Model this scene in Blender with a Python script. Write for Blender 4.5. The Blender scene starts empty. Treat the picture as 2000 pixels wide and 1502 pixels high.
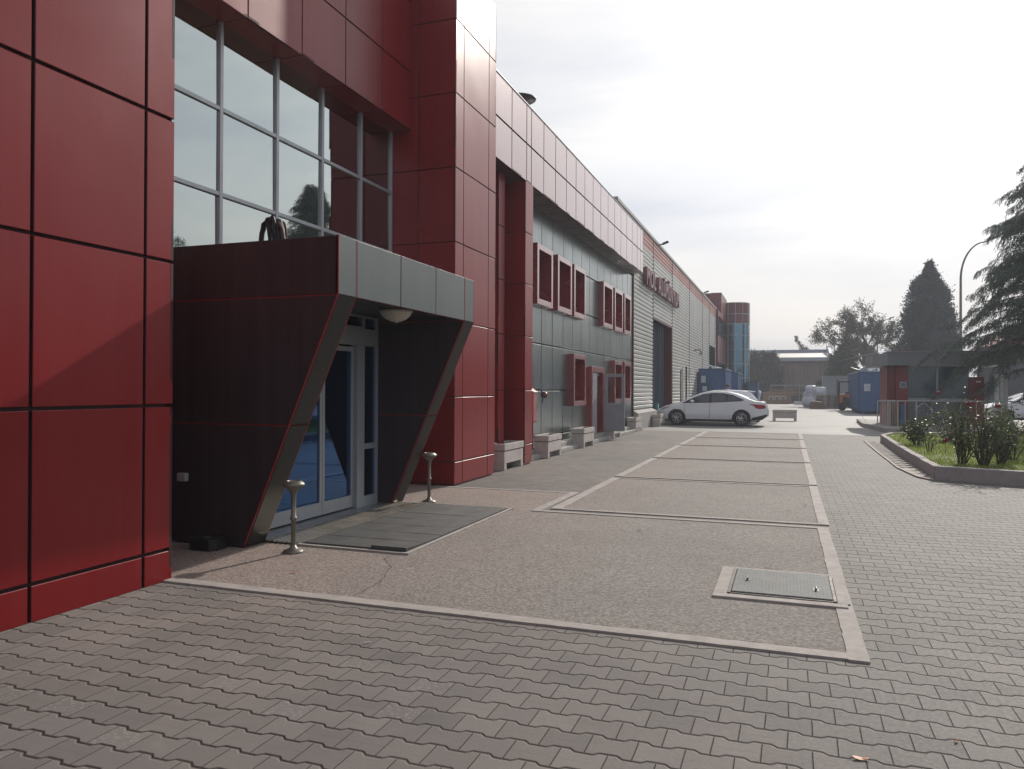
import bpy, bmesh, math, random
from mathutils import Vector, Matrix
random.seed(7)
PI = math.pi
C = bpy.context.scene.collection
SC = bpy.context.scene

# ------------------------------------------------------------------ camera
yaw = math.atan(540/1500.); pitch = math.atan(7/1500.); roll = math.radians(.25)
F = Vector((-math.sin(yaw)*math.cos(pitch), math.cos(yaw)*math.cos(pitch), math.sin(pitch)))
R0 = Vector((math.cos(yaw), math.sin(yaw), 0)); U0 = R0.cross(F)
RR = R0*math.cos(roll)+U0*math.sin(roll); UU = -R0*math.sin(roll)+U0*math.cos(roll)
cam = bpy.data.cameras.new('camera'); co = bpy.data.objects.new('camera', cam); C.objects.link(co)
M = Matrix(((RR.x, UU.x, -F.x), (RR.y, UU.y, -F.y), (RR.z, UU.z, -F.z)))
co.matrix_world = Matrix.Translation((0, 0, 1.55)) @ M.to_4x4()
cam.lens = 27; cam.sensor_width = 36; cam.clip_end = 3000; cam.clip_start = .05
SC.camera = co

# ------------------------------------------------------------------ sky, sun, exposure
SUN_EL, SUN_AZ = math.radians(30), math.radians(13)      # azimuth measured from +Y towards +X
w = bpy.data.worlds.new("World"); SC.world = w; w.use_nodes = True
nt = w.node_tree; nt.nodes.clear()
out = nt.nodes.new('ShaderNodeOutputWorld'); bg = nt.nodes.new('ShaderNodeBackground')
sky = nt.nodes.new('ShaderNodeTexSky'); sky.sky_type = 'NISHITA'; sky.sun_disc = False
sky.sun_elevation = SUN_EL; sky.sun_rotation = SUN_AZ; sky.dust_density = 4.0; sky.air_density = 1.0; sky.ozone_density = 1.0
hsv = nt.nodes.new('ShaderNodeHueSaturation'); hsv.inputs['Saturation'].default_value = .5
nt.links.new(sky.outputs[0], hsv.inputs['Color'])
tc = nt.nodes.new('ShaderNodeTexCoord'); mp = nt.nodes.new('ShaderNodeMapping'); mp.inputs['Scale'].default_value = (1, 1, 5.5)
nt.links.new(tc.outputs['Generated'], mp.inputs[0])
cn = nt.nodes.new('ShaderNodeTexNoise'); cn.inputs['Scale'].default_value = 1.7; cn.inputs['Detail'].default_value = 7; cn.inputs['Roughness'].default_value = .5
cn.inputs['Distortion'].default_value = .3
nt.links.new(mp.outputs[0], cn.inputs[0])
cr = nt.nodes.new('ShaderNodeMapRange'); cr.inputs['From Min'].default_value = .36; cr.inputs['From Max'].default_value = .68
cr.inputs['To Min'].default_value = 0.0; cr.inputs['To Max'].default_value = 1.0
nt.links.new(cn.outputs[0], cr.inputs[0])
gam = nt.nodes.new('ShaderNodeGamma'); gam.inputs[1].default_value = .55; nt.links.new(hsv.outputs[0], gam.inputs[0])
gsc = nt.nodes.new('ShaderNodeMix'); gsc.data_type = 'RGBA'; gsc.blend_type = 'MULTIPLY'; gsc.inputs[0].default_value = 1; gsc.clamp_result = False
nt.links.new(gam.outputs[0], gsc.inputs[6]); gsc.inputs[7].default_value = (2.45, 2.45, 2.45, 1)
cloud = nt.nodes.new('ShaderNodeMix'); cloud.data_type = 'RGBA'; cloud.inputs[0].default_value = .5
cloud.blend_type = 'MIX'
nt.links.new(gsc.outputs[2], cloud.inputs[6]); cloud.inputs[7].default_value = (7.4, 7.7, 8.2, 1)   # thin veil of high cloud
mul = nt.nodes.new('ShaderNodeMix'); mul.data_type = 'RGBA'; mul.blend_type = 'MULTIPLY'; mul.inputs[0].default_value = 1
rmp = nt.nodes.new('ShaderNodeMix'); rmp.data_type = 'RGBA'
rmp.inputs[6].default_value = (.78, .81, .87, 1); rmp.inputs[7].default_value = (1.10, 1.08, 1.05, 1)
nt.links.new(cr.outputs[0], rmp.inputs[0])
nt.links.new(cloud.outputs[2], mul.inputs[6]); nt.links.new(rmp.outputs[2], mul.inputs[7])
sxyz = nt.nodes.new('ShaderNodeSeparateXYZ'); nt.links.new(tc.outputs['Generated'], sxyz.inputs[0])
hr = nt.nodes.new('ShaderNodeMapRange'); hr.interpolation_type = 'SMOOTHSTEP'; hr.inputs['From Min'].default_value = 0.0; hr.inputs['From Max'].default_value = .30
hr.inputs['To Min'].default_value = .70; hr.inputs['To Max'].default_value = 1.0; nt.links.new(sxyz.outputs[2], hr.inputs[0])
hm_ = nt.nodes.new('ShaderNodeVectorMath'); hm_.operation = 'SCALE'; nt.links.new(mul.outputs[2], hm_.inputs[0]); nt.links.new(hr.outputs[0], hm_.inputs['Scale'])
nt.links.new(hm_.outputs[0], bg.inputs[0]); bg.inputs[1].default_value = .100
nt.links.new(bg.outputs[0], out.inputs[0])
sl = bpy.data.lights.new('sun', 'SUN'); so = bpy.data.objects.new('sun', sl); C.objects.link(so)
sl.energy = 3.4; sl.angle = math.radians(.9); sl.color = (1, .93, .84)
sd = Vector((math.sin(SUN_AZ)*math.cos(SUN_EL), math.cos(SUN_AZ)*math.cos(SUN_EL), math.sin(SUN_EL)))
so.rotation_euler = sd.to_track_quat('Z', 'Y').to_euler()
SC.view_settings.view_transform = 'Standard'; SC.view_settings.look = 'None'
SC.view_settings.exposure = 0.15; SC.view_settings.gamma = 1
SC.render.engine = 'CYCLES'
SC.cycles.max_bounces = 8

# ------------------------------------------------------------------ helpers
ORG = {}
def tag(o, label=None, cat=None, group=None, kind=None):
    if label: o['label'] = label
    if cat: o['category'] = cat
    if group: o['group'] = group
    if kind: o['kind'] = kind
    return o
def thing(name, loc, label, cat, group=None, rz=0, kind=None):
    o = bpy.data.objects.new(name, None); C.objects.link(o); o.location = loc; o.rotation_euler = (0, 0, rz)
    o.empty_display_size = .2
    ORG[o.name] = Vector(loc) if rz == 0 else Vector((0, 0, 0))
    return tag(o, label, cat, group, kind)
def copy_tree(o, parent=None):
    c = o.copy(); C.objects.link(c)
    if parent: c.parent = parent
    for ch in list(o.children):
        copy_tree(ch, c)
    return c
class MB:
    def __init__(s): s.v = []; s.f = []; s.m = []
    def add(s, vs, fs, m=0):
        b = len(s.v); s.v += [tuple(p) for p in vs]
        for f in fs: s.f.append([b+i for i in f]); s.m.append(m)
        return s
    def box(s, x0, y0, z0, x1, y1, z1, m=0):
        return s.add([(x0, y0, z0), (x1, y0, z0), (x1, y1, z0), (x0, y1, z0), (x0, y0, z1), (x1, y0, z1), (x1, y1, z1), (x0, y1, z1)],
                     [(0, 3, 2, 1), (4, 5, 6, 7), (0, 1, 5, 4), (1, 2, 6, 5), (2, 3, 7, 6), (3, 0, 4, 7)], m)
    def quad(s, a, b, c, d, m=0): return s.add([a, b, c, d], [(0, 1, 2, 3)], m)
    def prism(s, pts, axis, a, b, m=0):
        # pts polygon in the other two axes, extruded along axis from a to b
        def P(p, t):
            return (t, p[0], p[1]) if axis == 'x' else (p[0], t, p[1]) if axis == 'y' else (p[0], p[1], t)
        n = len(pts); vs = [P(p, a) for p in pts]+[P(p, b) for p in pts]
        fs = [tuple(range(n))[::-1], tuple(range(n, 2*n))]+[(i, (i+1) % n, n+(i+1) % n, n+i) for i in range(n)]
        return s.add(vs, fs, m)
    def tube(s, pts, r, n=8, m=0, caps=True):
        pts = [Vector(p) for p in pts]; rs = r if isinstance(r, (list, tuple)) else [r]*len(pts)
        base = len(s.v); up = Vector((0, 0, 1))
        for i, p in enumerate(pts):
            d = (pts[min(i+1, len(pts)-1)]-pts[max(i-1, 0)])
            d = d.normalized() if d.length > 1e-9 else up
            a = d.cross(Vector((.123, .35, .93))); a = a.normalized() if a.length > 1e-4 else d.cross(Vector((1, 0, 0))).normalized()
            b = d.cross(a)
            for k in range(n):
                t = 2*PI*k/n; s.v.append(tuple(p+(a*math.cos(t)+b*math.sin(t))*rs[i]))
        for i in range(len(pts)-1):
            for k in range(n):
                s.f.append([base+i*n+k, base+i*n+(k+1) % n, base+(i+1)*n+(k+1) % n, base+(i+1)*n+k]); s.m.append(m)
        if caps:
            s.f.append([base+k for k in range(n)][::-1]); s.m.append(m)
            e = base+(len(pts)-1)*n; s.f.append([e+k for k in range(n)]); s.m.append(m)
        return s
    def lathe(s, prof, cx=0, cy=0, n=20, m=0, axis='z', cz=0):
        base = len(s.v)
        for (r, z) in prof:
            for k in range(n):
                t = 2*PI*k/n
                if axis == 'z': s.v.append((cx+r*math.cos(t), cy+r*math.sin(t), cz+z))
                elif axis == 'y': s.v.append((cx+r*math.cos(t), cy+z, cz+r*math.sin(t)))
                else: s.v.append((cx+z, cy+r*math.cos(t), cz+r*math.sin(t)))
        for i in range(len(prof)-1):
            for k in range(n):
                s.f.append([base+i*n+k, base+i*n+(k+1) % n, base+(i+1)*n+(k+1) % n, base+(i+1)*n+k]); s.m.append(m)
        return s
    def blob(s, c, rx, ry, rz, seed=0, n=10, j=.2, m=0, sq=1.):
        rnd = random.Random(seed); base = len(s.v); R = 6
        for i in range(R+1):
            th = PI*i/R
            for k in range(n):
                t = 2*PI*k/n; q = 1+rnd.uniform(-j, j)*(0 if i in (0, R) else 1)
                u_, v_, w_ = (math.copysign(abs(k_)**sq, k_) for k_ in (math.sin(th)*math.cos(t), math.sin(th)*math.sin(t), math.cos(th)))
                s.v.append((c[0]+rx*q*u_, c[1]+ry*q*v_, c[2]+rz*q*w_))
        for i in range(R):
            for k in range(n):
                s.f.append([base+i*n+k, base+(i+1)*n+k, base+(i+1)*n+(k+1) % n, base+i*n+(k+1) % n]); s.m.append(m)
        return s
    def build(s, name, mats, parent=None, smooth=False, bevel=0, org=None):
        if not isinstance(mats, (list, tuple)): mats = [mats]
        if org is None: org = ORG.get(parent.name, Vector((0, 0, 0))) if parent else Vector((0, 0, 0))
        me = bpy.data.meshes.new(name)
        me.from_pydata([(a-org.x, b-org.y, c-org.z) for a, b, c in s.v], [], s.f)
        for mt in mats: me.materials.append(mt)
        me.polygons.foreach_set('material_index', [min(q, len(mats)-1) for q in s.m])
        if smooth: me.polygons.foreach_set('use_smooth', [True]*len(s.f))
        me.update()
        o = bpy.data.objects.new(name, me); C.objects.link(o)
        if parent: o.parent = parent
        ORG[o.name] = org
        if bevel:
            b = o.modifiers.new('bevel', 'BEVEL'); b.width = bevel; b.segments = 2; b.limit_method = 'ANGLE'; b.angle_limit = .6
        return o

class NG:
    def __init__(s, m):
        m.use_nodes = True; s.nt = m.node_tree; s.nt.nodes.clear()
        s.out = s.nt.nodes.new('ShaderNodeOutputMaterial')
        s.p = s.nt.nodes.new('ShaderNodeBsdfPrincipled'); s.nt.links.new(s.p.outputs[0], s.out.inputs[0])
    def n(s, t, **k):
        nd = s.nt.nodes.new(t)
        for a, b in k.items(): setattr(nd, a, b)
        return nd
    def l(s, a, b):
        s.nt.links.new(a, b)
    def math(s, op, a, b=None, c=None, clamp=False):
        nd = s.nt.nodes.new('ShaderNodeMath'); nd.operation = op; nd.use_clamp = clamp
        for i, x in enumerate((a, b, c)):
            if x is None: continue
            if isinstance(x, (int, float)): nd.inputs[i].default_value = x
            else: s.nt.links.new(x, nd.inputs[i])
        return nd.outputs[0]
    def pos(s):
        if not hasattr(s, '_p'): s._p = s.nt.nodes.new('ShaderNodeNewGeometry')
        return s._p.outputs['Position']
    def noise(s, scale, detail=4, rough=.5, vec=None, dist=0, sc=None):
        nd = s.nt.nodes.new('ShaderNodeTexNoise'); nd.inputs['Scale'].default_value = scale
        nd.inputs['Detail'].default_value = detail; nd.inputs['Roughness'].default_value = rough; nd.inputs['Distortion'].default_value = dist
        v = vec or s.pos()
        if sc:
            mp = s.nt.nodes.new('ShaderNodeMapping'); mp.inputs['Scale'].default_value = sc; s.l(v, mp.inputs[0]); v = mp.outputs[0]
        s.l(v, nd.inputs['Vector']); return nd.outputs[0]
    def ramp(s, x, a, b, lo=0., hi=1.):
        nd = s.nt.nodes.new('ShaderNodeMapRange'); nd.inputs[1].default_value = a; nd.inputs[2].default_value = b
        nd.inputs[3].default_value = lo; nd.inputs[4].default_value = hi; s.l(x, nd.inputs[0]); return nd.outputs[0]
    def mix(s, f, a, b, mode='MIX'):
        nd = s.nt.nodes.new('ShaderNodeMix'); nd.data_type = 'RGBA'; nd.blend_type = mode
        for i, x in ((0, f), (6, a), (7, b)):
            if isinstance(x, (int, float)): nd.inputs[i].default_value = x
            elif isinstance(x, (tuple, list)): nd.inputs[i].default_value = (*x[:3], 1)
            else: s.l(x, nd.inputs[i])
        return nd.outputs[2]
    def bump(s, h, strength=.3, dist=.01, nrm=None):
        nd = s.nt.nodes.new('ShaderNodeBump'); nd.inputs['Strength'].default_value = strength; nd.inputs['Distance'].default_value = dist
        s.l(h, nd.inputs['Height'])
        if nrm: s.l(nrm, nd.inputs['Normal'])
        return nd.outputs[0]
    def set(s, **k):
        for a, b in k.items():
            i = s.p.inputs[a.replace('_', ' ')]
            if isinstance(b, (int, float)): i.default_value = b
            elif isinstance(b, (tuple, list)): i.default_value = (*b[:3], 1)
            else: s.l(b, i)
MATS = {}
def mat(name, col, rough=.6, metal=0., var=.12, scale=3., bump=0., bscale=60., spec=.5, grime=0., col2=None, island=0., streak=0., gz=.0):
    """general weathered material: large patches, fine grain, optional vertical streaks of dirt"""
    if name in MATS: return MATS[name]
    m = bpy.data.materials.new(name); g = NG(m)
    n1 = g.noise(scale, 5, .6)
    c2 = col2 or tuple(c*(1-var*2) for c in col)
    c = g.mix(g.ramp(n1, .3, .7), c2, col)
    if island:
        gi = g.n('ShaderNodeNewGeometry')
        c = g.mix(1., c, g.mix(gi.outputs['Random Per Island'], (1-island,)*3, (1+island,)*3), 'MULTIPLY')
    if streak:
        st = g.noise(1., 4, .7, sc=(9, 9, .35))
        c = g.mix(g.ramp(st, .52, .8, 0, streak), c, tuple(.35+.3*x for x in col))
    if grime:
        gr = g.noise(scale*2.7, 6, .7)
        c = g.mix(g.ramp(gr, .5, .75, 0, grime), c, (.05, .045, .04))
    r = g.ramp(g.noise(scale*1.9, 4, .6), .25, .75, max(rough-.08, .02), min(rough+.1, 1))
    g.set(Base_Color=c, Roughness=r, Metallic=metal, Specular_IOR_Level=spec)
    if bump:
        g.set(Normal=g.bump(g.noise(bscale, 5, .65), bump, .01))
    MATS[name] = m; return m

def sub_rects(r, ops):
    rs = [r]
    for (a0, a1, b0, b1) in ops:
        n = []
        for (u0, u1, v0, v1) in rs:
            if a1 <= u0 or a0 >= u1 or b1 <= v0 or b0 >= v1: n.append((u0, u1, v0, v1)); continue
            if a0 > u0: n.append((u0, a0, v0, v1))
            if a1 < u1: n.append((a1, u1, v0, v1))
            x0, x1 = max(u0, a0), min(u1, a1)
            if b0 > v0: n.append((x0, x1, v0, b0))
            if b1 < v1: n.append((x0, x1, b1, v1))
        rs = n
    return rs
def facefn(kind, pos):
    # kind: '+x' face looks to +X at X=pos (u=Y, v=Z); '-y' face looks to -Y (u=X, v=Z); '-z' soffit (u=Y, v=X)
    if kind == '+x': return lambda u, v, d: (pos+d, u, v)
    if kind == '-y': return lambda u, v, d: (u, pos-d, v)
    if kind == '+y': return lambda u, v, d: (u, pos+d, v)
    if kind == '-z': return lambda u, v, d: (v, u, pos-d)
def panels(mb, kind, pos, us, vs, ops=(), gap=.022, depth=.03, ch=.004, m=0, mback=None, back=True):
    fn = facefn(kind, pos); h = gap/2
    nu, nv = len(us)-1, len(vs)-1
    for i in range(nu):
        for j in range(nv):
            a0 = us[i]+(h if i else 0); a1 = us[i+1]-(h if i < nu-1 else 0)
            b0 = vs[j]+(h if j else 0); b1 = vs[j+1]-(h if j < nv-1 else 0)
            wob = [random.uniform(-.0012, .0012) for _ in range(4)]
            rs = sub_rects((a0, a1, b0, b1), ops)
            for (u0, u1, v0, v1) in rs:
                c = ch
                P = [fn(u0, v0, -depth), fn(u1, v0, -depth), fn(u1, v1, -depth), fn(u0, v1, -depth),
                     fn(u0, v0, -c), fn(u1, v0, -c), fn(u1, v1, -c), fn(u0, v1, -c),
                     fn(u0+c, v0+c, wob[0]), fn(u1-c, v0+c, wob[1]), fn(u1-c, v1-c, wob[2]), fn(u0+c, v1-c, wob[3])]
                fs = []
                for k in range(4):
                    l = (k+1) % 4
                    fs += [(4+k, 4+l, 8+l, 8+k)]
                fs.append((8, 9, 10, 11))
                mb.add(P, fs, m); mb.add(P, [(0, 1, 5, 4), (1, 2, 6, 5), (2, 3, 7, 6), (3, 0, 4, 7)], 1)
    if back:
        for (u0, u1, v0, v1) in sub_rects((us[0], us[-1], vs[0], vs[-1]), ops):
            mb.quad(fn(u0, v0, -depth-.001), fn(u1, v0, -depth-.001), fn(u1, v1, -depth-.001), fn(u0, v1, -depth-.001), 1 if mback is None else mback)
    return mb
# ------------------------------------------------------------------ materials
def panel_mat(name, col, rough, island=.07, metal=0., spec=.5, coat=0., dust=.0, dent=0., dustcol=(.45, .38, .36)):
    m = bpy.data.materials.new(name); g = NG(m)
    gi = g.n('ShaderNodeNewGeometry')
    isl = g.mix(gi.outputs['Random Per Island'], (1-island,)*3, (1+island,)*3)
    c = g.mix(g.ramp(g.noise(.7, 4, .6), .3, .7), tuple(x*.86 for x in col), col)
    c = g.mix(1., c, isl, 'MULTIPLY')
    st = g.noise(1., 5, .75, sc=(6, 6, .25)); bl = g.noise(2.3, 6, .7)
    d = g.math('MULTIPLY', g.ramp(st, .35, .85), g.ramp(bl, .25, .8, .5, 1.))
    c = g.mix(g.math('MULTIPLY', d, dust), c, dustcol)
    r = g.ramp(g.noise(1.3, 3, .5), .25, .75, rough-.02, rough+.05)
    nrm = g.bump(g.noise(.9, 1, .3), dent, .02) if dent else None
    g.set(Base_Color=c, Roughness=r, Metallic=metal, Specular_IOR_Level=spec, Coat_Weight=coat, Coat_Roughness=.22)
    if nrm: g.set(Normal=nrm)
    return m
RED = panel_mat('red_composite_panel', (.225, .0055, .0085), .30, dust=.05, spec=.38, dent=.07)
GREY = panel_mat('blue_grey_composite_panel', (.23, .27, .27), .22, metal=.8, island=.13, dust=.25, dustcol=(.5, .5, .48))
ANTH = panel_mat('anthracite_composite_panel', (.105, .115, .118), .36, metal=.35, dust=.08)
JRED = mat('shaded_red_joint', (.045, .004, .006), .7)  # groove shade painted into edges and backing of the red panels
JGREY = mat('shaded_grey_joint', (.012, .014, .015), .7)  # same for the grey wall: groove shade as a dark colour
RED2M = [RED, JRED]
REDLINE = mat('red_gap_seal', (.33, .012, .02), .5)
MAROON = mat('maroon_metal', (.11, .010, .015), .4)
ALU = mat('aluminium_frame', (.42, .44, .46), .42, metal=.45, var=.04)
ALUDK = mat('grey_painted_frame', (.25, .25, .29), .45, var=.05)
BLACKP = mat('black_plastic', (.012, .012, .014), .45)
CONC = mat('light_concrete', (.46, .42, .38), .85, var=.10, scale=5, bump=.35, bscale=90, grime=.25)
KERBM = mat('kerb_concrete', (.37, .33, .32), .85, var=.12, scale=4, bump=.4, bscale=70, grime=.35)
PLINTH = mat('plinth_concrete', (.40, .38, .35), .85, var=.15, scale=3, bump=.3, grime=.3)
STEEL = mat('weathered_bronze_metal', (.20, .185, .155), .42, metal=.45, var=.15, scale=12)
GALV = mat('galvanised_steel', (.36, .37, .37), .42, metal=.6, var=.2, scale=9, grime=.25)
def glass_mat(name, tint, rough=.015, wav=.02, sc=1.1, dark=(.01, .012, .015)):
    m = bpy.data.materials.new(name); g = NG(m)
    nrm = g.bump(g.noise(sc, 1, .3), wav, .05)
    smu = g.ramp(g.noise(3.5, 6, .7), .35, .8, rough, rough+.035)
    g.set(Base_Color=tint, Metallic=1., Roughness=smu, Normal=nrm)
    return m
GLASS_UP = glass_mat('mirror_coated_glass', (.47, .515, .50), .01, .03)
GLASS_DOOR = glass_mat('blue_tinted_glass', (.050, .125, .29), .02, .012)
GLASS_DARK = glass_mat('dark_window_glass', (.09, .12, .14), .03, .03)
GLASS_BLUE = glass_mat('blue_curtain_glass', (.115, .24, .32), .10, .25, sc=.8)

def paver_mat():
    m = bpy.data.materials.new('interlocking_pavers'); g = NG(m)
    sep = g.n('ShaderNodeSeparateXYZ'); 
    # slight waviness so that the laid rows are not ruler straight
    wn = g.n('ShaderNodeTexNoise'); wn.inputs['Scale'].default_value = .55; wn.inputs['Detail'].default_value = 3; g.l(g.pos(), wn.inputs['Vector'])
    vs = g.n('ShaderNodeVectorMath', operation='SUBTRACT'); g.l(wn.outputs['Color'], vs.inputs[0]); vs.inputs[1].default_value = (.5, .5, .5)
    vsc = g.n('ShaderNodeVectorMath', operation='SCALE'); vsc.inputs['Scale'].default_value = .05; g.l(vs.outputs[0], vsc.inputs[0])
    va = g.n('ShaderNodeVectorMath', operation='ADD'); g.l(g.pos(), va.inputs[0]); g.l(vsc.outputs[0], va.inputs[1])
    g.l(va.outputs[0], sep.inputs[0]); u, v = sep.outputs[0], sep.outputs[1]
    L, H, A = .205, .168, .0115
    M_ = g.math
    vn = M_('DIVIDE', v, H)
    k0 = M_('ROUND', vn)
    par = M_('FLOORED_MODULO', k0, 2.)
    us = M_('SUBTRACT', u, M_('MULTIPLY', par, L/2))
    fr = M_('FLOORED_MODULO', M_('DIVIDE', us, L), 1.)
    tri = M_('SUBTRACT', M_('ABSOLUTE', M_('SUBTRACT', fr, .5)), .25)           # -.25 .. .25
    trap = M_('MINIMUM', M_('MAXIMUM', M_('MULTIPLY', tri, 16.), -1.), 1.)
    bnd = M_('ADD', M_('MULTIPLY', k0, H), M_('MULTIPLY', trap, A))
    d = M_('SUBTRACT', v, bnd)
    row = M_('ADD', k0, M_('GREATER_THAN', d, 0.))
    rp = M_('FLOORED_MODULO', row, 2.)
    us2 = M_('DIVIDE', M_('SUBTRACT', u, M_('MULTIPLY', rp, L/2)), L)
    brick = M_('FLOOR', us2); fr2 = M_('SUBTRACT', us2, brick)
    de = M_('MULTIPLY', M_('SUBTRACT', .5, M_('ABSOLUTE', M_('SUBTRACT', fr2, .5))), L)
    cv = g.n('ShaderNodeCombineXYZ'); g.l(row, cv.inputs[0]); g.l(brick, cv.inputs[1])
    wnz = g.n('ShaderNodeTexWhiteNoise', noise_dimensions='2D'); g.l(cv.outputs[0], wnz.inputs['Vector'])
    rc = g.n('ShaderNodeSeparateColor'); g.l(wnz.outputs['Color'], rc.inputs[0])
    edge = g.math('MULTIPLY', g.math('SUBTRACT', g.noise(38, 4, .7), .5), .005)
    jd = M_('ADD', M_('MINIMUM', M_('MULTIPLY', M_('ABSOLUTE', d), .72), M_('ADD', M_('MULTIPLY', de, 2.2), .0012)), edge)
    prof = g.ramp(jd, .0018, .0085)                       # 0 in the joint, 1 on the stone
    # colour
    big = g.noise(.33, 4, .55); med = g.noise(1.6, 5, .65); fine = g.noise(130, 3, .7); fine2 = g.noise(45, 4, .7)
    sx = g.ramp(u, -4., 4.)
    warm = g.mix(sx, (.240, .202, .180), (.142, .136, .130))
    c = g.mix(g.ramp(big, .35, .65), warm, (.172, .160, .150))
    c = g.mix(g.ramp(med, .40, .75, 0, .55), c, (.130, .122, .115))
    stn = g.ramp(g.noise(.8, 6, .72, dist=.6), .60, .74, 0, .38)
    c = g.mix(stn, c, (.085, .078, .072))
    sand = g.ramp(g.noise(2.6, 6, .75), .60, .76, 0, .35); c = g.mix(sand, c, (.30, .265, .23))
    c = g.mix(1., c, g.mix(rc.outputs[0], (.89,)*3, (1.08,)*3), 'MULTIPLY')
    dk = g.math('GREATER_THAN', rc.outputs[1], .93)
    c = g.mix(g.math('MULTIPLY', dk, .22), c, (.10, .095, .09))
    wh = g.math('MULTIPLY', g.math('GREATER_THAN', rc.outputs[2], .95), g.ramp(fine2, .5, .66, 0, .55))
    c = g.mix(wh, c, (.36, .34, .32))
    c = g.mix(g.ramp(fine, .3, .7, 0, .5), c, g.mix(1., c, (.62, .62, .62), 'MULTIPLY'))
    jc = g.mix(g.ramp(g.noise(1.1, 4, .6), .4, .65), (.028, .022, .018), (.085, .07, .06))
    jc = g.mix(M_('MULTIPLY', M_('GREATER_THAN', M_('ABSOLUTE', d), .008), .75), jc, (.085, .074, .066))
    c = g.mix(prof, jc, c)
    g.set(Base_Color=c, Roughness=g.ramp(fine2, .3, .7, .68, .85), Specular_IOR_Level=.28)
    tilt = M_('ADD', M_('MULTIPLY', M_('SUBTRACT', rc.outputs[1], .5), M_('MULTIPLY', fr2, .0035)), M_('MULTIPLY', M_('SUBTRACT', rc.outputs[2], .5), M_('MULTIPLY', d, .02)))
    hh = M_('ADD', M_('MULTIPLY', g.ramp(jd, .0, .010), .0065), M_('ADD', tilt, M_('MULTIPLY', fine, .0011)))
    hh = M_('ADD', hh, M_('ADD', M_('MULTIPLY', rc.outputs[0], .0022), M_('MULTIPLY', g.noise(.9, 2, .5), .030)))
    g.set(Normal=g.bump(hh, 1., 1.))
    return m
PAVER = paver_mat()
def aggregate_mat():
    m = bpy.data.materials.new('brushed_aggregate_concrete'); g = NG(m)
    big = g.noise(.5, 5, .6); st = g.noise(46, 6, .75, sc=(.8, 1.4, 1)); fi = g.noise(120, 4, .75)
    sep = g.n('ShaderNodeSeparateXYZ'); g.l(g.pos(), sep.inputs[0])
    c = g.mix(g.ramp(sep.outputs[0], -4.6, -1.5), (.41, .325, .285), (.365, .343, .318))
    c = g.mix(g.ramp(big, .35, .7, 0, .6), c, (.275, .25, .232)); c = g.mix(g.ramp(g.noise(1.7, 6, .75, dist=.4), .52, .72, 0, .35), c, (.20, .175, .16))
    pit = g.ramp(st, .42, .62)
    c = g.mix(pit, g.mix(1., c, (.48, .45, .43), 'MULTIPLY'), g.mix(1., c, (1.18, 1.17, 1.15), 'MULTIPLY'))
    c = g.mix(g.ramp(fi, .35, .7, 0, .4), c, (.12, .10, .09))
    g.set(Base_Color=c, Roughness=.85, Specular_IOR_Level=.3, Normal=g.bump(g.math('ADD', g.math('MULTIPLY', st, .010), g.math('MULTIPLY', fi, .003)), .9, 1.))
    return m
AGG = aggregate_mat()
def yard_mat():
    m = bpy.data.materials.new('worn_yard_concrete'); g = NG(m)
    c = g.mix(g.ramp(g.noise(.25, 6, .65), .35, .65), (.20, .193, .182), (.30, .29, .275))
    c = g.mix(g.ramp(g.noise(1., 6, .7, sc=(.12, 1.2, 1)), .45, .7, 0, .7), c, (.20, .19, .18))
    c = g.mix(g.ramp(g.noise(25, 4, .7), .4, .7, 0, .25), c, (.14, .13, .12))
    g.set(Base_Color=c, Roughness=.7, Specular_IOR_Level=.3, Normal=g.bump(g.noise(40, 5, .7), .25, .008))
    return m
YARD = yard_mat()
STRIP = mat('pale_concrete_strip', (.385, .345, .317), .82, var=.12, scale=4.5, bump=.35, bscale=110, grime=.3)
RUBBER = mat('black_rubber_tile', (.080, .078, .074), .6, var=.18, scale=3.5, bump=.4, bscale=160)
ASPH = mat('asphalt_dark', (.06, .058, .058), .85, var=.15, scale=1.5, bump=.4)
DIRT = mat('dry_earth', (.20, .17, .13), .95, var=.2, scale=.2, bump=.3, bscale=5)

# ------------------------------------------------------------------ ground
def sheet(name, x0, y0, x1, y1, z, m, nx=1, ny=1):
    b = MB()
    for i in range(nx):
        for j in range(ny):
            xa, xb = x0+(x1-x0)*i/nx, x0+(x1-x0)*(i+1)/nx; ya, yb = y0+(y1-y0)*j/ny, y0+(y1-y0)*(j+1)/ny
            b.quad((xa, ya, z), (xb, ya, z), (xb, yb, z), (xa, yb, z))
    return b.build(name, m)
tag(sheet('ground', -320, -320, 320, 330, -.03, DIRT), kind='structure')
tag(sheet('paving', -7, -14, 40, 28.52, 0, PAVER), kind='structure')
tag(sheet('yard', -7, 28.52, 40, 140, 0.0, YARD), kind='structure')

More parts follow.
